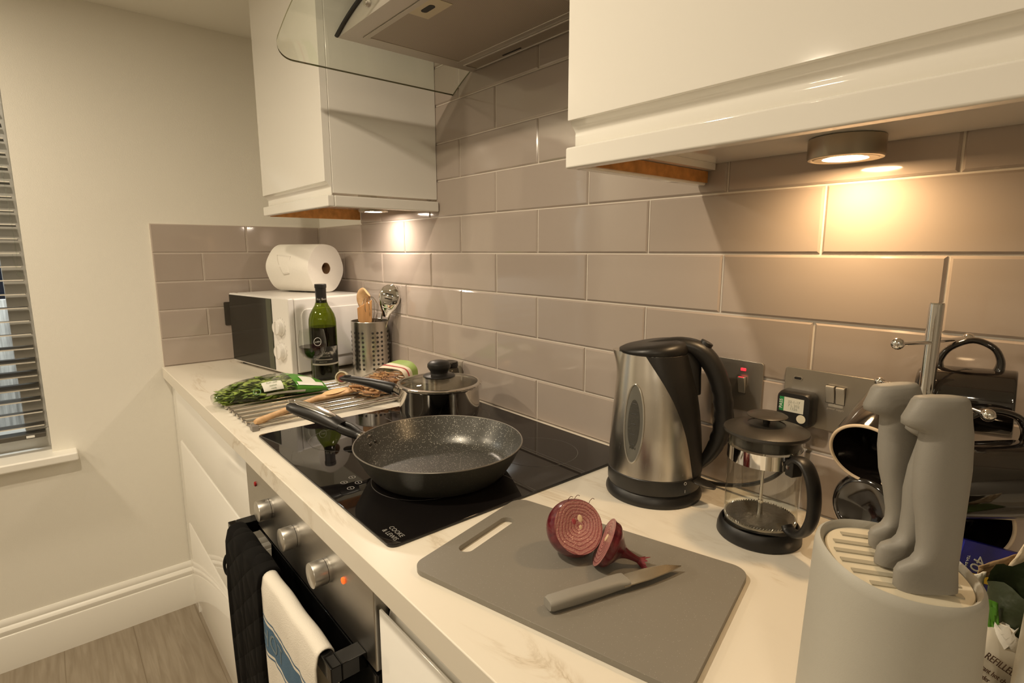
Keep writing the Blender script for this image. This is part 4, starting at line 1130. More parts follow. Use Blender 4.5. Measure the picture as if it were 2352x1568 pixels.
# ------------------------------------------------------------------ SOCKETS
M_plate = P('brushed socket plate', (.46,.42,.36), .36, .9, bump=.0001, bscale=600, stretch=(1,1,.03), rvar=.06)
def plate(name, x0, x1, z0, z1, label):
    t = thing(name, label, 'socket', (0,-.0088,0))
    g = G(); g.prism(rrect(x1-x0, z1-z0, .0045, 5, (x0+x1)/2, (z0+z1)/2), -.0035, 0, 'y'); obj('plate', g, M_plate, t, bevel=.0006); return t
t = plate('cooker_switch', 1.746, 1.8315, 1.0475, 1.1310, 'square steel cooker switch with a red neon behind the kettle')
def rocker(t, x, z, w=.0115, h=.027):
    g = G(); g.prism([(-.0035,z-h/2),(-.0042,z-h/2),(-.0062,z-h*.1),(-.0105,z+h/2-.002),(-.0100,z+h/2),(-.0035,z+h/2)], x-w/2, x+w/2, 'x'); r_ = obj('rocker', g, P('rocker metal', (.62,.57,.49), .38, .7), t, bevel=.0005)
    g = G(); g.box(x-w/2-.0006,x+w/2+.0006,-.0039,-.0034,z-h/2-.0006,z+h/2+.0006); obj('rocker_surround', g, M_dark, r_, smooth=False)
    return r_
r_ = rocker(t, 1.7985, 1.0905)
g = G(); g.box(1.7945,1.8025,-.0100,-.0080,1.1035,1.1048); obj('red_flash', g, M_redlit, r_, smooth=False)
g = G(); g.box(1.7945,1.8030,-.0048,-.0030,1.1140,1.1186); obj('neon', g, M_redlit, t, bevel=.0006)
t = plate('double_socket', 1.8655, 2.0090, 1.0460, 1.1325, 'double steel wall socket with two rocker switches')
rocker(t, 1.9320, 1.1015, .0112, .0255); rocker(t, 1.9455, 1.1010, .0112, .0255)
g = G(); g.prism(rrect(.0135,.0062,.003,5,1.8850,1.1170), -.0045,-.0030,'y'); obj('usb_port', g, M_polish, t, bevel=.0004)
g = G(); g.prism(rrect(.0100,.0036,.0016,5,1.8850,1.1170), -.0050,-.0034,'y'); obj('usb_slot', g, M_dark, t, smooth=False)
text('socket_lettering', 'power supply', .0042, P('engraved print', (.62,.56,.48), .4, .5), t, frame((1.9400,-.0038,1.0800),(1,0,0),(0,0,1)), .0001)
g = G(); g.prism(rrect(.020,.0035,.0015,4,1.940,1.0850), -.0040,-.0034,'y'); obj('engraved_bar', g, P('engraved bar', (.6,.55,.47), .4, .6), t, smooth=False)
t = plate('wall_socket_plate', .0, .0001, 1.0, 1.0001, 'dark metal socket plate on the left wall, half hidden by the microwave')
for c_ in list(t.children): bpy.data.objects.remove(c_)
t.location = (.0088,0,0)
g = G(); g.prism(rrect(.086,.086,.0045,5,-.335,1.0815), 0, .0040, 'x'); obj('plate', g, P('dark plate', (.10,.09,.075), .4, .7), t, bevel=.0006)
# plug with its flex
t = thing('mains_plug', 'black three-pin plug with a green PASS sticker in the double socket', 'plug', (1.8925,-.0125,1.0745))
pm = Matrix.Rotation(radians(0),4,'Y')
rows = []
for y_, s_ in ((0,.94),(-.006,1.0),(-.020,1.0),(-.026,.965),(-.0285,.90)):
    rows.append([Vector((x*s_,y_,z*s_)) for x,z in rrect(.0505,.0530,.0095,6)])
g = G(); g.loft(rows); pb = obj('plug_body', g, M_blackpl, t, angle=40)
yy = -.0288
g = G(); g.box(-.0135,.0150,yy,yy+.001,-.004,.0175); obj('sticker', g, P('pale sticker', (.66,.64,.54), .5), pb, smooth=False)
g = G(); g.box(-.0200,-.0134,yy,yy+.001,-.004,.0175); obj('green_band', g, P('green sticker', (.015,.22,.06), .5), pb, smooth=False)
text('sticker_lettering', 'PASS', .0068, M_white, pb, frame((-.0175,yy-.0001,.0065),(0,0,1),(-1,0,0)), .0001)
for i_, (b_, z_) in enumerate((('22-1-17',.0115),('7 L 202',.0060),('1326',.0010))):
    text('sticker_lettering', b_, .0055, P('biro', (.35,.36,.30), .6), pb, frame((.0010,yy-.0001,z_),(1,0,0),(0,0,1)), .0001)
g = G(); m = Matrix.Translation((.0125,yy+.0002,-.0120)) @ Matrix.Rotation(pi/2,4,'X'); g.lathe([(.0064,-.0002),(.0064,.0004),(0,.0005)], 28, m); obj('round_sticker', g, P('cream sticker', (.72,.66,.50), .5), pb)
g = G(); g.tube(spline([(.003,-.014,-.026),(.004,-.015,-.045),(.001,-.018,-.075),(-.020,-.022,-.112),(-.060,-.022,-.140),(-.110,-.020,-.1575),(-.150,-.024,-.1605)],6), .0034, 10); obj('flex', g, M_blackpl, t)

# ------------------------------------------------------------------ MICROWAVE AND KITCHEN ROLL
ma = atan2(-.3052+.3776, .4887-.0938)
t = thing('microwave', 'white microwave oven with a black glass door in the far corner', 'microwave', (.0938,-.3776,TOP), ma)
W, Dp, z0, z1 = .4010, .298, .0115, .2530
g = G(); g.box(.003,W-.003,.022,Dp,z0+.001,z1); obj('cabinet', g, M_mwv, t, bevel=.007, seg=3)
g = G(); g.box(0,W,0,.0205,z0,z1); fr_ = obj('front_panel', g, M_mwv, t, bevel=.004, seg=3)
g = G(); g.box(.004,.300,-.0022,.004,z0+.005,z1-.005); obj('door_glass', g, M_mwglass, t, bevel=.0015)
g = G(); g.box(.268,.300,-.0026,-.0020,z0+.006,z1-.006); obj('door_edge_strip', g, P('olive tinted glass', (.045,.05,.025), .1), t, smooth=False)
for zc in (.160,.082):
    m = Matrix.Translation((.350,0,zc)) @ Matrix.Rotation(pi/2,4,'X')
    g = G(); g.lathe([(.0265,-.001),(.0265,.003),(.0235,.0045),(.0225,.016),(.0205,.0185),(0,.0195)], 40, m); k_ = obj('dial', g, M_mwv, t, angle=40)
    g = G(); g.box(.348,.352,-.0235,-.016,zc-.020,zc+.020); obj('dial_grip', g, M_mwv, k_, bevel=.001)
g = G()
for zc in (.160,.082):
    for i in range(11):
        a = radians(-130+26*i); x_, z_ = .350+.030*sin(a), zc+.030*cos(a); g.box(x_-.0006,x_+.0006,-.0003,.0002,z_-.0025,z_+.0025)
obj('dial_marks', g, P('grey print', (.45,.43,.40), .6), fr_, smooth=False)
# raised panel on the side
g = G(); g.prism(rrect(.235,.165,.022,6,.160,.135), W-.0035, W+.0015, 'x'); obj('side_panel', g, M_mwv, t, bevel=.003, seg=3)
for x_, y_ in ((.03,.03),(W-.03,.03),(.03,Dp-.03),(W-.03,Dp-.03)):
    g = G(); g.lathe([(0,0),(.012,0),(.013,.012),(0,.012)], 20, Matrix.Translation((x_,y_,0))); obj('foot', g, M_blackpl, t)
# kitchen roll: lies on the microwave
ax = Vector((.647*.87+.763*.42, .763*.87-.647*.42, 0)).normalized()
RR, RL = .0850, .200; c = Vector((.2200,-.1480,1.1632+RR))
t = thing('kitchen_roll', 'roll of white kitchen paper lying on top of the microwave', 'kitchen roll')
t.matrix_world = frame(c - ax*RL/2, Vector((0,0,1)), ax.cross(Vector((0,0,1)))) 
zax = t.matrix_world.to_3x3() @ Vector((0,0,1))
if zax.dot(ax) < 0: t.matrix_world = frame(c - ax*RL/2, Vector((0,0,1)), Vector((0,0,1)).cross(ax)) @ Matrix.Identity(4)
def sq(a): return RR*(1-.018*cos(6*a+.6))
rows = [[Vector((sq(2*pi*i/60)*k_*cos(2*pi*i/60), sq(2*pi*i/60)*k_*sin(2*pi*i/60), z_)) for i in range(60)] for k_, z_ in ((.985,0),(1,.003),(1,RL-.003),(.985,RL))]
g = G(); g.loft(rows, cap=False)
for z_, fl_ in ((0,1),(RL,-1)):
    b0 = len(g.v)
    for k_ in (.985,.235):
        g.v += [Vector((sq(2*pi*i/60)*k_*cos(2*pi*i/60), sq(2*pi*i/60)*k_*sin(2*pi*i/60), z_)) for i in range(60)]
    for i in range(60): j = (i+1)%60; g.f.append([b0+i,b0+j,b0+60+j,b0+60+i])
obj('paper', g, M_paper, t, angle=40)
g = G(); g.lathe([(RR*.236,0.001),(RR*.236,RL-.0005),(RR*.222,RL-.0005),(RR*.222,.001)], 40, closed=True); obj('card_core', g, M_card, t)
# loose end folded back: a lifted corner on the outside
mw_i = t.matrix_world.inverted(); v_ = mw_i.to_3x3() @ Vector((.763,-.647,.15)); a_f = atan2(v_.y, v_.x)
g = G()
for rr_, zz_ in ((RR*1.012,.35),(RR*1.012,.62)):
    pass
poly = [(-.55,.40),(-.25,.62),(.30,.80),(.62,.66),(.70,.46),(.20,.30)]
n_ = 8
fan = []
for j in range(n_+1):
    q = j/n_
    for i in range(n_+1):
        p = i/n_
        aa = a_f + (-.42+.85*p)*(1-.15*q) ; zz = RL*(.22+.34*q+.20*p*(1-q)); fan.append(Vector((RR*1.016*cos(aa), RR*1.016*sin(aa), zz)))
b0 = len(g.v); g.v += fan
for j in range(n_):
    for i in range(n_): q = b0+j*(n_+1)+i; g.f.append([q,q+1,q+n_+2,q+n_+1])
o_ = obj('loose_sheet', g, M_paper, t, angle=60); s_ = o_.modifiers.new('thickness','SOLIDIFY'); s_.thickness = .0012

# ------------------------------------------------------------------ WINE BOTTLE AND GLASS
t = thing('wine_bottle', 'half full green bottle of red wine in front of the microwave', 'bottle', (.5414,-.2205,TOP))
RBt = .0415; S = 1.0
prof = [(0,.004),(.028,.0005),(.037,0),(.0405,.004),(RBt,.010),(RBt,.176),(.0405,.190),(.036,.206),(.028,.221),(.021,.232),(.0172,.243),(.0160,.256),(.0155,.268),(.0155,.287),(.0170,.288),(.0170,.2955),(.0155,.2965)]
g = G(); g.lathe(prof[:12]+prof[12:], 56); obj('glass_body', g, thin_glass('green bottle glass', (.36,.42,.07), boost=1.0), t, fix=False, angle=60)
g = G(); g.lathe([(0,.004),(RBt-.0025,.010),(RBt-.0025,.166),(0,.166)], 48); obj('wine', g, P('red wine', (.010,.002,.003), .15), t)
g = G(); g.lathe([(.0162,.240),(.0163,.286),(.0178,.2865),(.0178,.2965),(.0165,.298),(0,.298)], 40); cap = obj('neck_foil', g, P('black foil', (.012,.011,.010), .35), t, angle=40)
BVA = atan2(-.8713+.2205, 2.2252-.5414)
M_lab = P('black paper label', (.010,.010,.009), .5)
def arcpatch(R_, a0, a1, z0_, z1_, n=24):
    g = G()
    for z_ in (z0_, z1_): g.v += [Vector((R_*cos(a0+(a1-a0)*i/n), R_*sin(a0+(a1-a0)*i/n), z_)) for i in range(n+1)]
    for i in range(n): g.f.append([i,i+1,n+2+i,n+1+i])
    return g
la = BVA + radians(8)
lab = obj('label', arcpatch(RBt+.0004, la-1.15, la+1.15, .050, .108), M_lab, t)
M_lp = P('pale label print', (.46,.43,.36), .6)
obj('label_band', arcpatch(RBt+.0006, la-1.15, la+1.15, .0495, .0545), M_lp, lab)
obj('label_band', arcpatch(RBt+.0006, la-.75, la+.45, .0660, .0685), M_lp, lab)
text('label_lettering', 'Montaña', .0135, M_lp, lab, None, .0001, wrap=(RBt+.0006, la-.05, .0880)); text('label_lettering', 'RESERVE', .0058, M_lp, lab, None, .0001, wrap=(RBt+.0006, la-.05, .0775), space=1.3)
text('label_lettering', 'ARGENTINA', .0042, M_lp, lab, None, .0001, wrap=(RBt+.0006, la-.25, .0600))
g = arcpatch(RBt+.0006, la+.35, la+1.0, .0780, .1060, 10)
obj('label_picture', g, ramp_mat('hill picture', 60, [(.45,(.02,.02,.018)),(.62,(.34,.32,.28))], .6), lab)
text('neck_lettering', 'the Best', .0098, M_lp, cap, None, .0001, wrap=(.0165, BVA+.1, .2520))
GX, GY = .640, -.292
t = thing('wine_glass', 'stemmed wine glass part filled with red wine in front of the bottle', 'glass', (GX,GY,TOP))
g = G(); g.lathe([(0,.0015),(.034,.0010),(.035,.002),(.018,.004),(.006,.008),(.0042,.014),(.0040,.072),(.0055,.080),(.016,.086),(.028,.096),(.036,.110),(.0392,.126),(.0388,.142),(.0362,.160),(.0338,.172)], 56); obj('glass_bowl', g, M_glass, t, fix=False, angle=80)
g = G(); g.lathe([(0,.0835),(.0155,.0875),(.0272,.0972),(.0350,.1108),(.0382,.1245),(0,.1245)], 48); obj('wine', g, P('red wine in glass', (.012,.002,.004), .08), t, angle=50)
GVA = atan2(-.8713-GY, 2.2252-GX)
g = G(); g.tube([Vector((.0400*cos(GVA+.38+.0105/.04*cos(2*pi*i/28)), .0400*sin(GVA+.38+.0105/.04*cos(2*pi*i/28)), .1400+.0115*sin(2*pi*i/28))) if False else Vector(((.0393-.0005*sin(2*pi*i/28))*cos(GVA+.38+.27*cos(2*pi*i/28)), (.0393-.0005*sin(2*pi*i/28))*sin(GVA+.38+.27*cos(2*pi*i/28)), .1420+.0115*sin(2*pi*i/28))) for i in range(28)], .0006, 6, loop=True); em = obj('printed_emblem', g, M_white, t)
text('emblem_lettering', 'public', .0062, M_white, em, None, .0001, wrap=(.0397, GVA+.38, .1420))

# ------------------------------------------------------------------ UTENSIL POT AND UTENSILS
UX, UY = .5660, -.0735
t = thing('utensil_pot', 'perforated steel utensil pot between the bottle and the tiled wall', 'utensil pot', (UX,UY,TOP))
def mat_perf():
    m, tt, out = nt('perforated brushed steel')
    b = N(tt, 'ShaderNodeBsdfPrincipled', i_Roughness=.28, i_Metallic=1.0); b.inputs['Base Color'].default_value = (.60,.57,.52,1); tt.links.new(b.outputs[0], out.inputs[0])
    return m
M_pot = P('pot steel', (.62,.59,.54), .26, 1, bump=.0001, bscale=700, stretch=(1,1,.02))
RU, HU = .0592, .1745
def pot_mesh():
    bm = bmesh.new(); nA = 96; zs = [0,.006]+[.018+.0145*i for i in range(10)]+[.1660,HU]
    rings = [[bm.verts.new((RU*cos(2*pi*i/nA), RU*sin(2*pi*i/nA), z)) for i in range(nA)] for z in zs]
    for a,b in zip(rings,rings[1:]):
        for i in range(nA): j=(i+1)%nA; bm.faces.new((a[i],a[j],b[j],b[i]))
    bm.faces.new(rings[0][::-1])
    me = bpy.data.meshes.new('pot'); bm.to_mesh(me); bm.free(); return me
o_ = obj('pot', pot_mesh(), M_pot, t, angle=40)
g = G(); g.tube([(RU*cos(2*pi*i/64),RU*sin(2*pi*i/64),HU) for i in range(64)], .0011, 8, loop=True); obj('rolled_rim', g, M_pot, t)
UVA = atan2(-.8713-UY, 2.2252-UX)
g = G()
for band in range(6):
    for ci in range(3):
        a = UVA + radians(22) + band*radians(60) + (ci-1)*radians(14.5) - radians(0)
        for ri in range(9):
            z_ = .024+.0145*ri
            m = Matrix.Rotation(a,4,'Z') @ Matrix.Translation((RU+.0002,0,z_)) @ Matrix.Rotation(pi/2,4,'Y')
            g.lathe([(.0040,.0002),(.0037,.0005),(0,.0006)], 12, m)
obj('punched_holes', g, P('hole shade', (.022,.018,.014), .5), o_, smooth=False)
gp = 'utensils in the steel pot'
def util(name, label, cat): 
    return thing(name, label, cat, (UX,UY,TOP), group=gp)
t = util('wooden_spoon', 'pale wooden spoon with a curved bowl standing at the left of the utensil pot', 'spoon')
g = G(); g.tube([(.010,.0,.008),(-.006,-.012,.180),(-.008,-.014,.205)], .0055, 12); g.tube(spline([(-.008,-.014,.200),(-.010,-.015,.222),(-.008,-.016,.245),(.000,-.014,.262),(.010,-.010,.268)],5), 1, 14, flat=[(.006+.016*sin(pi*min(1,i/20*.75)),.0045) for i in range(21)], up=(.76,-.64,0)); obj('spoon_body', g, M_wood, t)
t = util('wooden_spatula', 'flat slant-ended wooden spatula at the front of the utensil pot', 'spatula')
g = G(); e1 = Vector((.45,.89,0)); c0 = Vector((.010,-.0200,0))
pl = [(-.009,.02),(.009,.02),(.012,.150),(.0215,.175),(.0235,.2440),(-.0235,.2180),(-.0225,.178),(-.012,.150)]
nrm = Vector((.89,-.45,.12)).normalized()
for o_2 in (-.0028,.0028): g.v += [c0 + e1*a + Vector((0,0,b)) + nrm*o_2 - Vector((.02,-.01,0))*(b-.1)*.5 for a,b in pl]
n_ = len(pl); g.f += [list(range(n_))[::-1], list(range(n_,2*n_))] + [[i,(i+1)%n_,n_+(i+1)%n_,n_+i] for i in range(n_)]
obj('spatula_body', g, M_wood2, t, bevel=.0015)
t = util('whisk', 'wire balloon whisk standing in the utensil pot', 'whisk')
g = G(); g.tube([(0,.01,.01),(0,.006,.15)], .0055, 12); obj('handle', g, M_polish, t)
g = G()
for k in range(6):
    a = pi*k/6; d = Vector((cos(a),sin(a),0)); 
    g.tube(spline([Vector((0,.006,.148)),Vector((0,.005,.180))+d*.017,Vector((0,.003,.220))+d*.027,Vector((0,.001,.248))+d*.015,Vector((0,.0,.254)),Vector((0,.001,.248))-d*.015,Vector((0,.003,.220))-d*.027,Vector((0,.005,.180))-d*.017,Vector((0,.006,.148))],5), .0007, 6)
obj('wires', g, M_polish, t)
t = util('masher', 'large shiny steel utensil head leaning towards the tiled wall', 'masher')
ld = Vector((.62,.42,0)).normalized()
g = G(); hw = Vector((-.42,.62,0)).normalized(); hw = Vector((.64,.77,0))
base_ = Vector((.012,-.004,.012)); tip = Vector((.052,.034,.200))
for sg in (-1,1): g.tube([base_+hw*sg*.006, base_.lerp(tip,.8)+hw*sg*.010, tip+hw*sg*.013], .0019, 8)
obj('handle', g, M_polish, t)
g = G(); d = (tip-base_).normalized(); nrm = Vector((.76,-.64,.1)).normalized(); sd_ = d.cross(nrm).normalized()
rows = []
for q, w_ in ((0,.010),(.12,.015),(.3,.027),(.5,.0345),(.7,.0355),(.85,.0300),(.96,.0180),(1.0,.005)):
    c_ = tip + d*(-.012+.108*q) + nrm*(.010*sin(pi*q)); h_3 = .006+.007*sin(pi*q)
    rows.append([c_ + sd_*(w_*cos(2*pi*i/20)) + nrm*(h_3*sin(2*pi*i/20)) for i in range(20)])
g.loft(rows); hd_ = obj('head', g, M_chrome, t, angle=50)
g = G()
for q in (.28,.42,.56,.70):
    c_ = tip + d*(-.012+.108*q) + nrm*(.010*sin(pi*q)+.0105); g.tube([c_-sd_*.012, c_+sd_*.012], .0028, 8)
obj('head_slots', g, P('slot shade', (.09,.08,.065), .25, 1), hd_)

# ------------------------------------------------------------------ COOLING RACK AND WHAT LIES ON IT
t = thing('roll_up_rack', 'steel rod drying rack lying on the worktop left of the hob', 'drying rack', (0,0,TOP))
RZ = .0075
M_rod = P('satin steel rod', (.74,.71,.66), .16, 1)
for i in range(9):
    x = .655 + .0345*i
    g = G(); g.tube([(x,-.556+.0008*i,RZ),(x+.002,-.165,RZ)], .0048, 14); obj('rod', g, M_rod, t)
g = G(); g.box(.640,.950,-.185,-.163,.0005,.0150); obj('end_strip', g, P('steel edge strip', (.50,.46,.40), .28, 1), t, bevel=.001)
g = G(); g.box(.640,.945,-.548,-.543,.0005,.0045); g.box(.935,.953,-.552,-.538,.0003,.0125); obj('silicone_strip', g, P('grey silicone', (.22,.20,.18), .5), t, bevel=.001)
RTOP = TOP+RZ+.0048
t = thing('wooden_spoon', 'pale wooden spoon lying across the steel drying rack', 'spoon')
a0 = Vector((.9420,-.5420,RTOP+.0062)); a1 = Vector((.8465,-.3700,RTOP+.0080)); a2 = Vector((.8120,-.2640,RTOP+.0092))
pts = spline([a0, a0.lerp(a1,.35), a0.lerp(a1,.75), a1, a1.lerp(a2,.25), a1.lerp(a2,.55), a1.lerp(a2,.85), a2],5)
dirs = (a2-a0).normalized()
nq = len(pts); fl = []
for i in range(nq):
    q = i/(nq-1)
    if q < .43: fl.append((.0074+.0014*q, .0072))
    else:
        s_ = (q-.43)/.57; fl.append((.0080+.0175*sin(pi*min(1,s_*.62))**1.0 if s_ < .9 else .0255*(1-((s_-.9)/.1)**2*.8), .0078))
fl[0] = (.005,.005)
g = G(); g.tube(pts, 1, 18, flat=fl); obj('spoon_body', g, M_wood, t, angle=70)
c_ = a1.lerp(a2,.58); xd = dirs; yd = Vector((0,0,1)).cross(xd)
g = G()
rows = []
for k_, dz in ((1,.0072),(.85,.0078),(.5,.0079),(.05,.0079)):
    rows.append([c_ + xd*(.040*k_*cos(2*pi*i/28)) + yd*(.0200*k_*sin(2*pi*i/28)) + Vector((0,0,dz)) for i in range(28)])
g.loft(rows); obj('spoon_hollow', g, ramp_mat('lit bowl wood', 14, [(.3,(.84,.53,.25)),(.7,(.90,.62,.34))], .45, (1,8,8)), t, angle=70)  # light falling into the bowl is painted as a paler wood tone

# bag of leaves
t = thing('herb_bag', 'clear and green printed bag of leafy greens on the worktop by the rack', 'bag of greens')
ba0 = Vector((.690,-.575,RTOP)); ba1 = Vector((.700,-.285,RTOP)); L_ = (ba1-ba0).length; dx = (ba1-ba0)/L_; sx_ = Vector((1,0,0))
def bagsec(q, sc=1.0, seed=0):
    rnd = random.Random(int(q*1000)+seed)
    w = (.020+.055*min(1,q/.30))*(1 if q < .8 else 1-.15*(q-.8)/.2)*sc
    h = (.006+.020*sin(pi*min(1,max(0,q*.93+.05)))**.8)*sc
    if q > .93: h *= .35
    c = ba0 + dx*(q*L_)
    return [c + sx_*(w*(abs(cos(a))**.8)*(1 if cos(a)>0 else -1)) + Vector((0,0, max(.0004, h + h*sin(a)*(1+.10*sin(3*a+q*12)+rnd.uniform(-.04,.04))))) for a in [2*pi*i/36 for i in range(36)]]
qs = [i/40 for i in range(41)]
g = G(); g.loft([bagsec(q) for q in qs if q <= .665]); film = obj('clear_film', g, thin_glass('crinkled clear film', (.90,.92,.88), .12, 1.3), t, angle=60)
g = G(); g.loft([bagsec(q,1.006) for q in qs if q >= .64 and q <= .95]); gp_ = obj('green_print', g, P('green printed film', (.075,.27,.025), .28, bump=.002, bscale=40), t, angle=60)
g = G(); g.loft([bagsec(q) for q in qs if q >= .94]); obj('sealed_end', g, thin_glass('sealed film end', (.86,.86,.82), .2, 1.6), t, angle=60)
# leaves and stalks inside
M_leaf = P('dark leaf', (.21,.30,.07), .55, var=.5, vscale=90); M_leaf2 = P('yellow green leaf', (.36,.46,.10), .5, var=.4, vscale=60)
g1, g2 = G(), G(); rnd = random.Random(21)
for i in range(900):
    q = rnd.uniform(.05,.64); s_ = bagsec(q,.97); c = ba0+dx*(q*L_)
    hmax = max(p.z for p in s_)-RTOP; wmax = max(abs((p-c).x) for p in s_)
    r1, r2 = rnd.uniform(-1,1), rnd.uniform(.05,1.0)**.6; p = c + sx_*(r1*wmax*.92) + Vector((0,0,hmax*r2*sqrt(max(.05,1-r1*r1*.8))))
    a = rnd.uniform(-.8,.8)+pi/2; l = rnd.uniform(.008,.018); w = l*rnd.uniform(.3,.55); 
    e1 = Vector((cos(a),sin(a),rnd.uniform(-.3,.3))).normalized(); e2 = Vector((-sin(a),cos(a),rnd.uniform(-.6,.6))).normalized()
    tgt = g2 if rnd.random() < .38 else g1
    b0 = len(tgt.v); tgt.v += [p-e1*l, p-e2*w+e1*l*.1, p+e1*l, p+e2*w+e1*l*.1]; tgt.f.append([b0,b0+1,b0+2,b0+3])
for i in range(26):
    r1 = rnd.uniform(-.8,.8); z_ = rnd.uniform(.004,.03)
    pts = [ba0+dx*(L_*q)+sx_*(r1*.05*(.4+q)+.006*sin(q*9+i))+Vector((0,0,z_*sin(pi*min(1,q*1.2+.1)))) for q in (.12,.25,.38,.5,.63)]
    (g2 if i % 2 else g1).tube(pts, .0016, 6)
tag_l = obj('leaves', g1, M_leaf, t, fix=False, angle=10); tag_l['kind'] = 'stuff'
tag_l = obj('stalks', g2, M_leaf2, t, fix=False, angle=10); tag_l['kind'] = 'stuff'
def bag_top(q, s):      # point on the camera-facing top of the bag
    sec = bagsec(q,1.012); a = s; i = int(round(a/(2*pi)*36)) % 36; return sec[i]
def bagpatch(name, q0, q1, s0, s1, mat, parent, n=8):
    g = G()
    for j in range(n+1):
        for i in range(n+1):
            g.v.append(Vector(0 for _ in range(3)) if False else bag_pt(q0+(q1-q0)*i/n, s0+(s1-s0)*j/n))
    for j in range(n):
        for i in range(n): k = j*(n+1)+i; g.f.append([k,k+1,k+n+2,k+n+1])
    return obj(name, g, mat, parent, angle=80, fix=False)
def bag_pt(q, s):
    q = min(max(q,0),1); w = (.020+.055*min(1,q/.30))*(1 if q < .8 else 1-.15*(q-.8)/.2)*1.02
    h = (.006+.020*sin(pi*min(1,max(0,q*.93+.05)))**.8)*1.02
    c = ba0+dx*(q*L_); return c + sx_*(w*(abs(cos(s))**.8)*(1 if cos(s)>0 else -1)) + Vector((0,0,h+h*sin(s)*(1+.10*sin(3*s+q*12)))) + Vector((.4,0,.9))*.0012
M_wlab = P('white printed label', (.72,.72,.64), .45)
wl = bagpatch('white_label', .36, .53, radians(8), radians(52), M_wlab, t)
for i, b_ in enumerate(('FLAT LEAF', 'washed', 'ready')):
    p0 = bag_pt(.445, radians(44-13*i)); p1 = bag_pt(.455, radians(44-13*i)); p2 = bag_pt(.445, radians(48-13*i))
    text('label_lettering', b_, .006, P('green print', (.12,.18,.06), .6), wl, frame(p0+Vector((.0008,0,.0012)), p1-p0, p2-p0), .0001)
rib = bagpatch('nutrition_strip', .38, .72, radians(-24), radians(-7), M_wlab, t, 12)
cols = [(.02,.02,.02),(.18,.26,.30),(.6,.5,.2),(.02,.02,.02),(.10,.07,.05),(.05,.04,.03),(.4,.03,.03),(.25,.3,.1),(.4,.1,.1),(.3,.04,.03),(.05,.15,.35)]
for i, c_ in enumerate(cols):
    q = .405+.029*i; bagpatch('strip_square', q, q+.015, radians(-20), radians(-11), P('strip ink', c_, .5), rib, 2)
bagpatch('white_wedge', .665, .90, radians(22), radians(46), M_wlab, gp_); bagpatch('white_wedge', .72, .84, radians(46), radians(80), M_wlab, gp_)
g = G(); g.tube([bag_pt(.305+.028*cos(2*pi*i/24), radians(15)+.30*sin(2*pi*i/24))+Vector((.0006,0,.001)) for i in range(24)], .0008, 6, loop=True); obj('round_logo', g, P('green logo ring', (.20,.42,.20), .5), film)

# pack of dried noodles
t = thing('noodle_pack', 'clear pack of dried wholewheat noodles with a red and green label behind the saucepan handle', 'noodle pack', (0,0,0))
n0 = Vector((.868,-.262,RTOP)); n1 = Vector((.812,-.088,RTOP)); nl = (n1-n0).length; nd = (n1-n0)/nl; ns = Vector((nd.y,-nd.x,0))
def noodsec(q, sc=1.0):
    w = .058*(1-.10*abs(2*q-1)**3)*sc; h = (.013+.019*q**.8)*sc*(1 if q > .08 else .5+q*6)
    if q > .95: h *= 1-.35*(q-.95)/.05
    c = n0+nd*(q*nl)
    return [c + ns*(w*(abs(cos(a))**.6)*(1 if cos(a)>0 else -1)) + Vector((0,0,max(.0004,h+h*(abs(sin(a))**.75)*(1 if sin(a)>0 else -1)*(1+.05*sin(4*a+q*15))))) for a in [2*pi*i/36 for i in range(36)]]
g = G(); g.loft([noodsec(i/24) for i in range(25)]); nf = obj('clear_film', g, thin_glass('noodle film', (.93,.92,.88), .06, 1.5), t, angle=60)
M_nood = P('dried noodles', (.58,.34,.16), .6, var=.25, vscale=80); M_nood2 = P('darker noodles', (.34,.16,.06), .6)
g1, g2 = G(), G(); rnd = random.Random(4)
for i in range(300):
    q = rnd.uniform(.04,.72); c = n0+nd*(q*nl); h = (.012+.022*q**.8)*1.62; w = .046
    r1 = rnd.uniform(-1,1); p = c+ns*(r1*w)+Vector((0,0,.006+h*rnd.uniform(.0,1)*sqrt(1-.55*r1*r1)))
    R_ = rnd.uniform(.008,.017); a0_ = rnd.uniform(0,6.28); e1 = (nd*rnd.uniform(-.4,.4)+ns).normalized(); e2 = (nd+Vector((0,0,rnd.uniform(-.3,.3)))).normalized()
    sw = rnd.uniform(1.5,4)
    (g1 if rnd.random() < .7 else g2).tube([p+e1*(R_*cos(a0_+sw*k/8))*1.5+e2*(R_*.6*sin(a0_+sw*k/8)) for k in range(9)], .0021, 6)
for gg_, mm_ in ((g1,M_nood),(g2,M_nood2)):
    o_ = obj('noodles', gg_, mm_, t, fix=False); o_['kind'] = 'stuff'
def nood_pt(q, a, off=.0012):
    w = .058*(1-.10*abs(2*q-1)**3); h = (.012+.022*q**.8); c = n0+nd*(q*nl)
    return c + ns*((w+off)*(abs(cos(a))**.6)*(1 if cos(a)>0 else -1)) + Vector((0,0,h+(h+off)*(abs(sin(a))**.75)*(1 if sin(a)>0 else -1)*(1+.05*sin(4*a+q*15))))
def noodpatch(name, q0, q1, mat, parent, a0=radians(-40), a1=radians(220), n=26):
    g = G()
    for q in (q0,(q0+q1)/2,q1): g.v += [nood_pt(q, a0+(a1-a0)*i/n) for i in range(n+1)]
    for j in range(2):
        for i in range(n): k = j*(n+1)+i; g.f.append([k,k+1,k+n+2,k+n+1])
    return obj(name, g, mat, parent, angle=80, fix=False)
wb = noodpatch('cream_label', .66, .84, P('cream label', (.70,.62,.48), .5), t)
noodpatch('green_end', .84, .99, P('green label', (.26,.36,.09), .5), t)
g = G()
for q in (.74,):
    for dq in (0,.025): g.v += [nood_pt(q+dq, radians(-40+260*i/26), .0022) for i in range(27)]
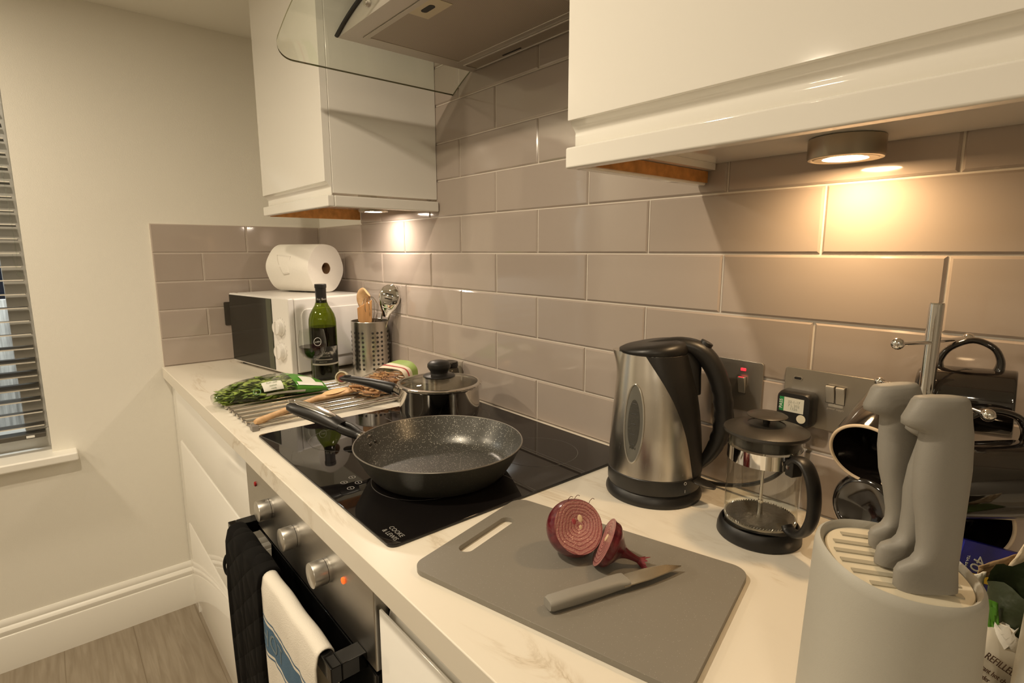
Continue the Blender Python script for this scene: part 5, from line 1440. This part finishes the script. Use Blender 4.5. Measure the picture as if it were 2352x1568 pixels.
for i in range(26): g.f.append([i,i+1,28+i,27+i])
obj('red_stripe', g, P('red stripe', (.42,.03,.04), .5), wb, fix=False)
# small round tub lying against the pan handle
tc_ = Vector((.6930,-.2320,RTOP+.0185)); to = Vector((.80,-.55,.24)).normalized()
t = thing('bottle_closure', 'round cream-rimmed cap with a dark red centre lying by the wine bottle', 'cap')
t.matrix_world = frame(tc_, Vector((0,0,1)).cross(to), to.cross(Vector((0,0,1)).cross(to)))
g = G(); g.lathe([(0,-.024),(.0175,-.024),(.0185,-.022),(.0190,-.002),(.0182,.0),(.0152,.0004),(.0146,-.004),(0,-.005)], 40); obj('shell', g, P('cream cap', (.62,.56,.40), .4), t, angle=40)
g = G(); g.lathe([(0,-.003),(.0138,-.0035),(.0146,-.0045)], 32); obj('brown_liner', g, P('ochre liner', (.36,.20,.07), .5), t)
g = G(); g.lathe([(.0,.0030),(.0088,.0026),(.0098,.0012),(.0098,-.004)], 32, Matrix.Translation((.0015,-.0045,0))); obj('red_centre', g, P('dull red disc', (.22,.045,.045), .55), t)
# spice jar at the back
t = thing('spice_jar', 'small spice jar with a glossy black lid behind the saucepan', 'jar', (.988,-.047,TOP))
g = G(); g.lathe([(0,0),(.024,0),(.026,.004),(.026,.070),(.0245,.080),(.020,.086)], 40); obj('glass_body', g, P('dark brown jar', (.05,.04,.025), .12), t)
g = G(); g.lathe([(.0262,.030),(.0262,.068)], 40); obj('label', g, ramp_mat('gold flecked label', 160, [(.42,(.09,.06,.02)),(.6,(.42,.26,.05))], .4), t)
g = G(); g.lathe([(0,.084),(.0215,.084),(.0235,.086),(.0240,.096),(.0225,.0995),(.019,.1005),(.012,.0985),(0,.0985)], 40); obj('lid', g, P('glossy black lid', (.008,.007,.006), .08), t, angle=40)

# ------------------------------------------------------------------ LIGHT
def downlight(x, y, w, r=.045, col=(1,.80,.56)):
    d = bpy.data.lights.new('downlight', 'AREA'); d.shape = 'DISK'; d.size = 2*r; d.energy = w; d.color = col
    o = bpy.data.objects.new('downlight', d); COL.objects.link(o); o.location = (x,y,CEIL-.006)
    return o
WARM = (1,.845,.63)
downlight(1.41, -.98, 13.5, .032, WARM)
downlight(.32, -1.55, 15, .06, WARM)
downlight(1.2, -2.35, 8, .06, WARM)  # extra unseen light, added to brighten the top of the left wall
downlight(2.95, -1.75, 6, .06, WARM)
downlight(2.32, -2.62, 8, .06, WARM)
downlight(3.40, -2.2, 9, .06, WARM)
w = bpy.data.worlds.new('world'); SC.world = w; w.use_nodes = True
w.node_tree.nodes['Background'].inputs[0].default_value = (.02,.025,.04,1); w.node_tree.nodes['Background'].inputs[1].default_value = 1

# ------------------------------------------------------------------ CAMERA
cd = bpy.data.cameras.new('camera'); cam = bpy.data.objects.new('camera', cd); COL.objects.link(cam)
cd.sensor_width = 36; cd.sensor_fit = 'HORIZONTAL'; cd.lens = 1261.92/2352*36
a, b, c = radians(139.698633), radians(-9.37966993), radians(-.0801673)
F = Vector((cos(a)*cos(b), sin(a)*cos(b), sin(b))); r = F.cross(Vector((0,0,1))).normalized(); u = r.cross(F)
r2 = r*cos(c)+u*sin(c); u2 = -r*sin(c)+u*cos(c)
cam.matrix_world = Matrix(((r2.x,u2.x,-F.x,2.2252),(r2.y,u2.y,-F.y,-.8713),(r2.z,u2.z,-F.z,1.3087),(0,0,0,1)))
cd.clip_start = .02
SC.camera = cam
SC.view_settings.view_transform = 'Standard'; SC.view_settings.look = 'None'; SC.view_settings.gamma = 1; SC.view_settings.use_curve_mapping = False
SC.view_settings.exposure = -0.15
SC.cycles.max_bounces = 10; SC.cycles.transparent_max_bounces = 24; SC.cycles.glossy_bounces = 6; SC.cycles.diffuse_bounces = 5
SC.cycles.use_denoising = True; SC.cycles.sample_clamp_indirect = 4
SC.cycles.caustics_reflective = False; SC.cycles.caustics_refractive = False
bpy.context.view_layer.update()
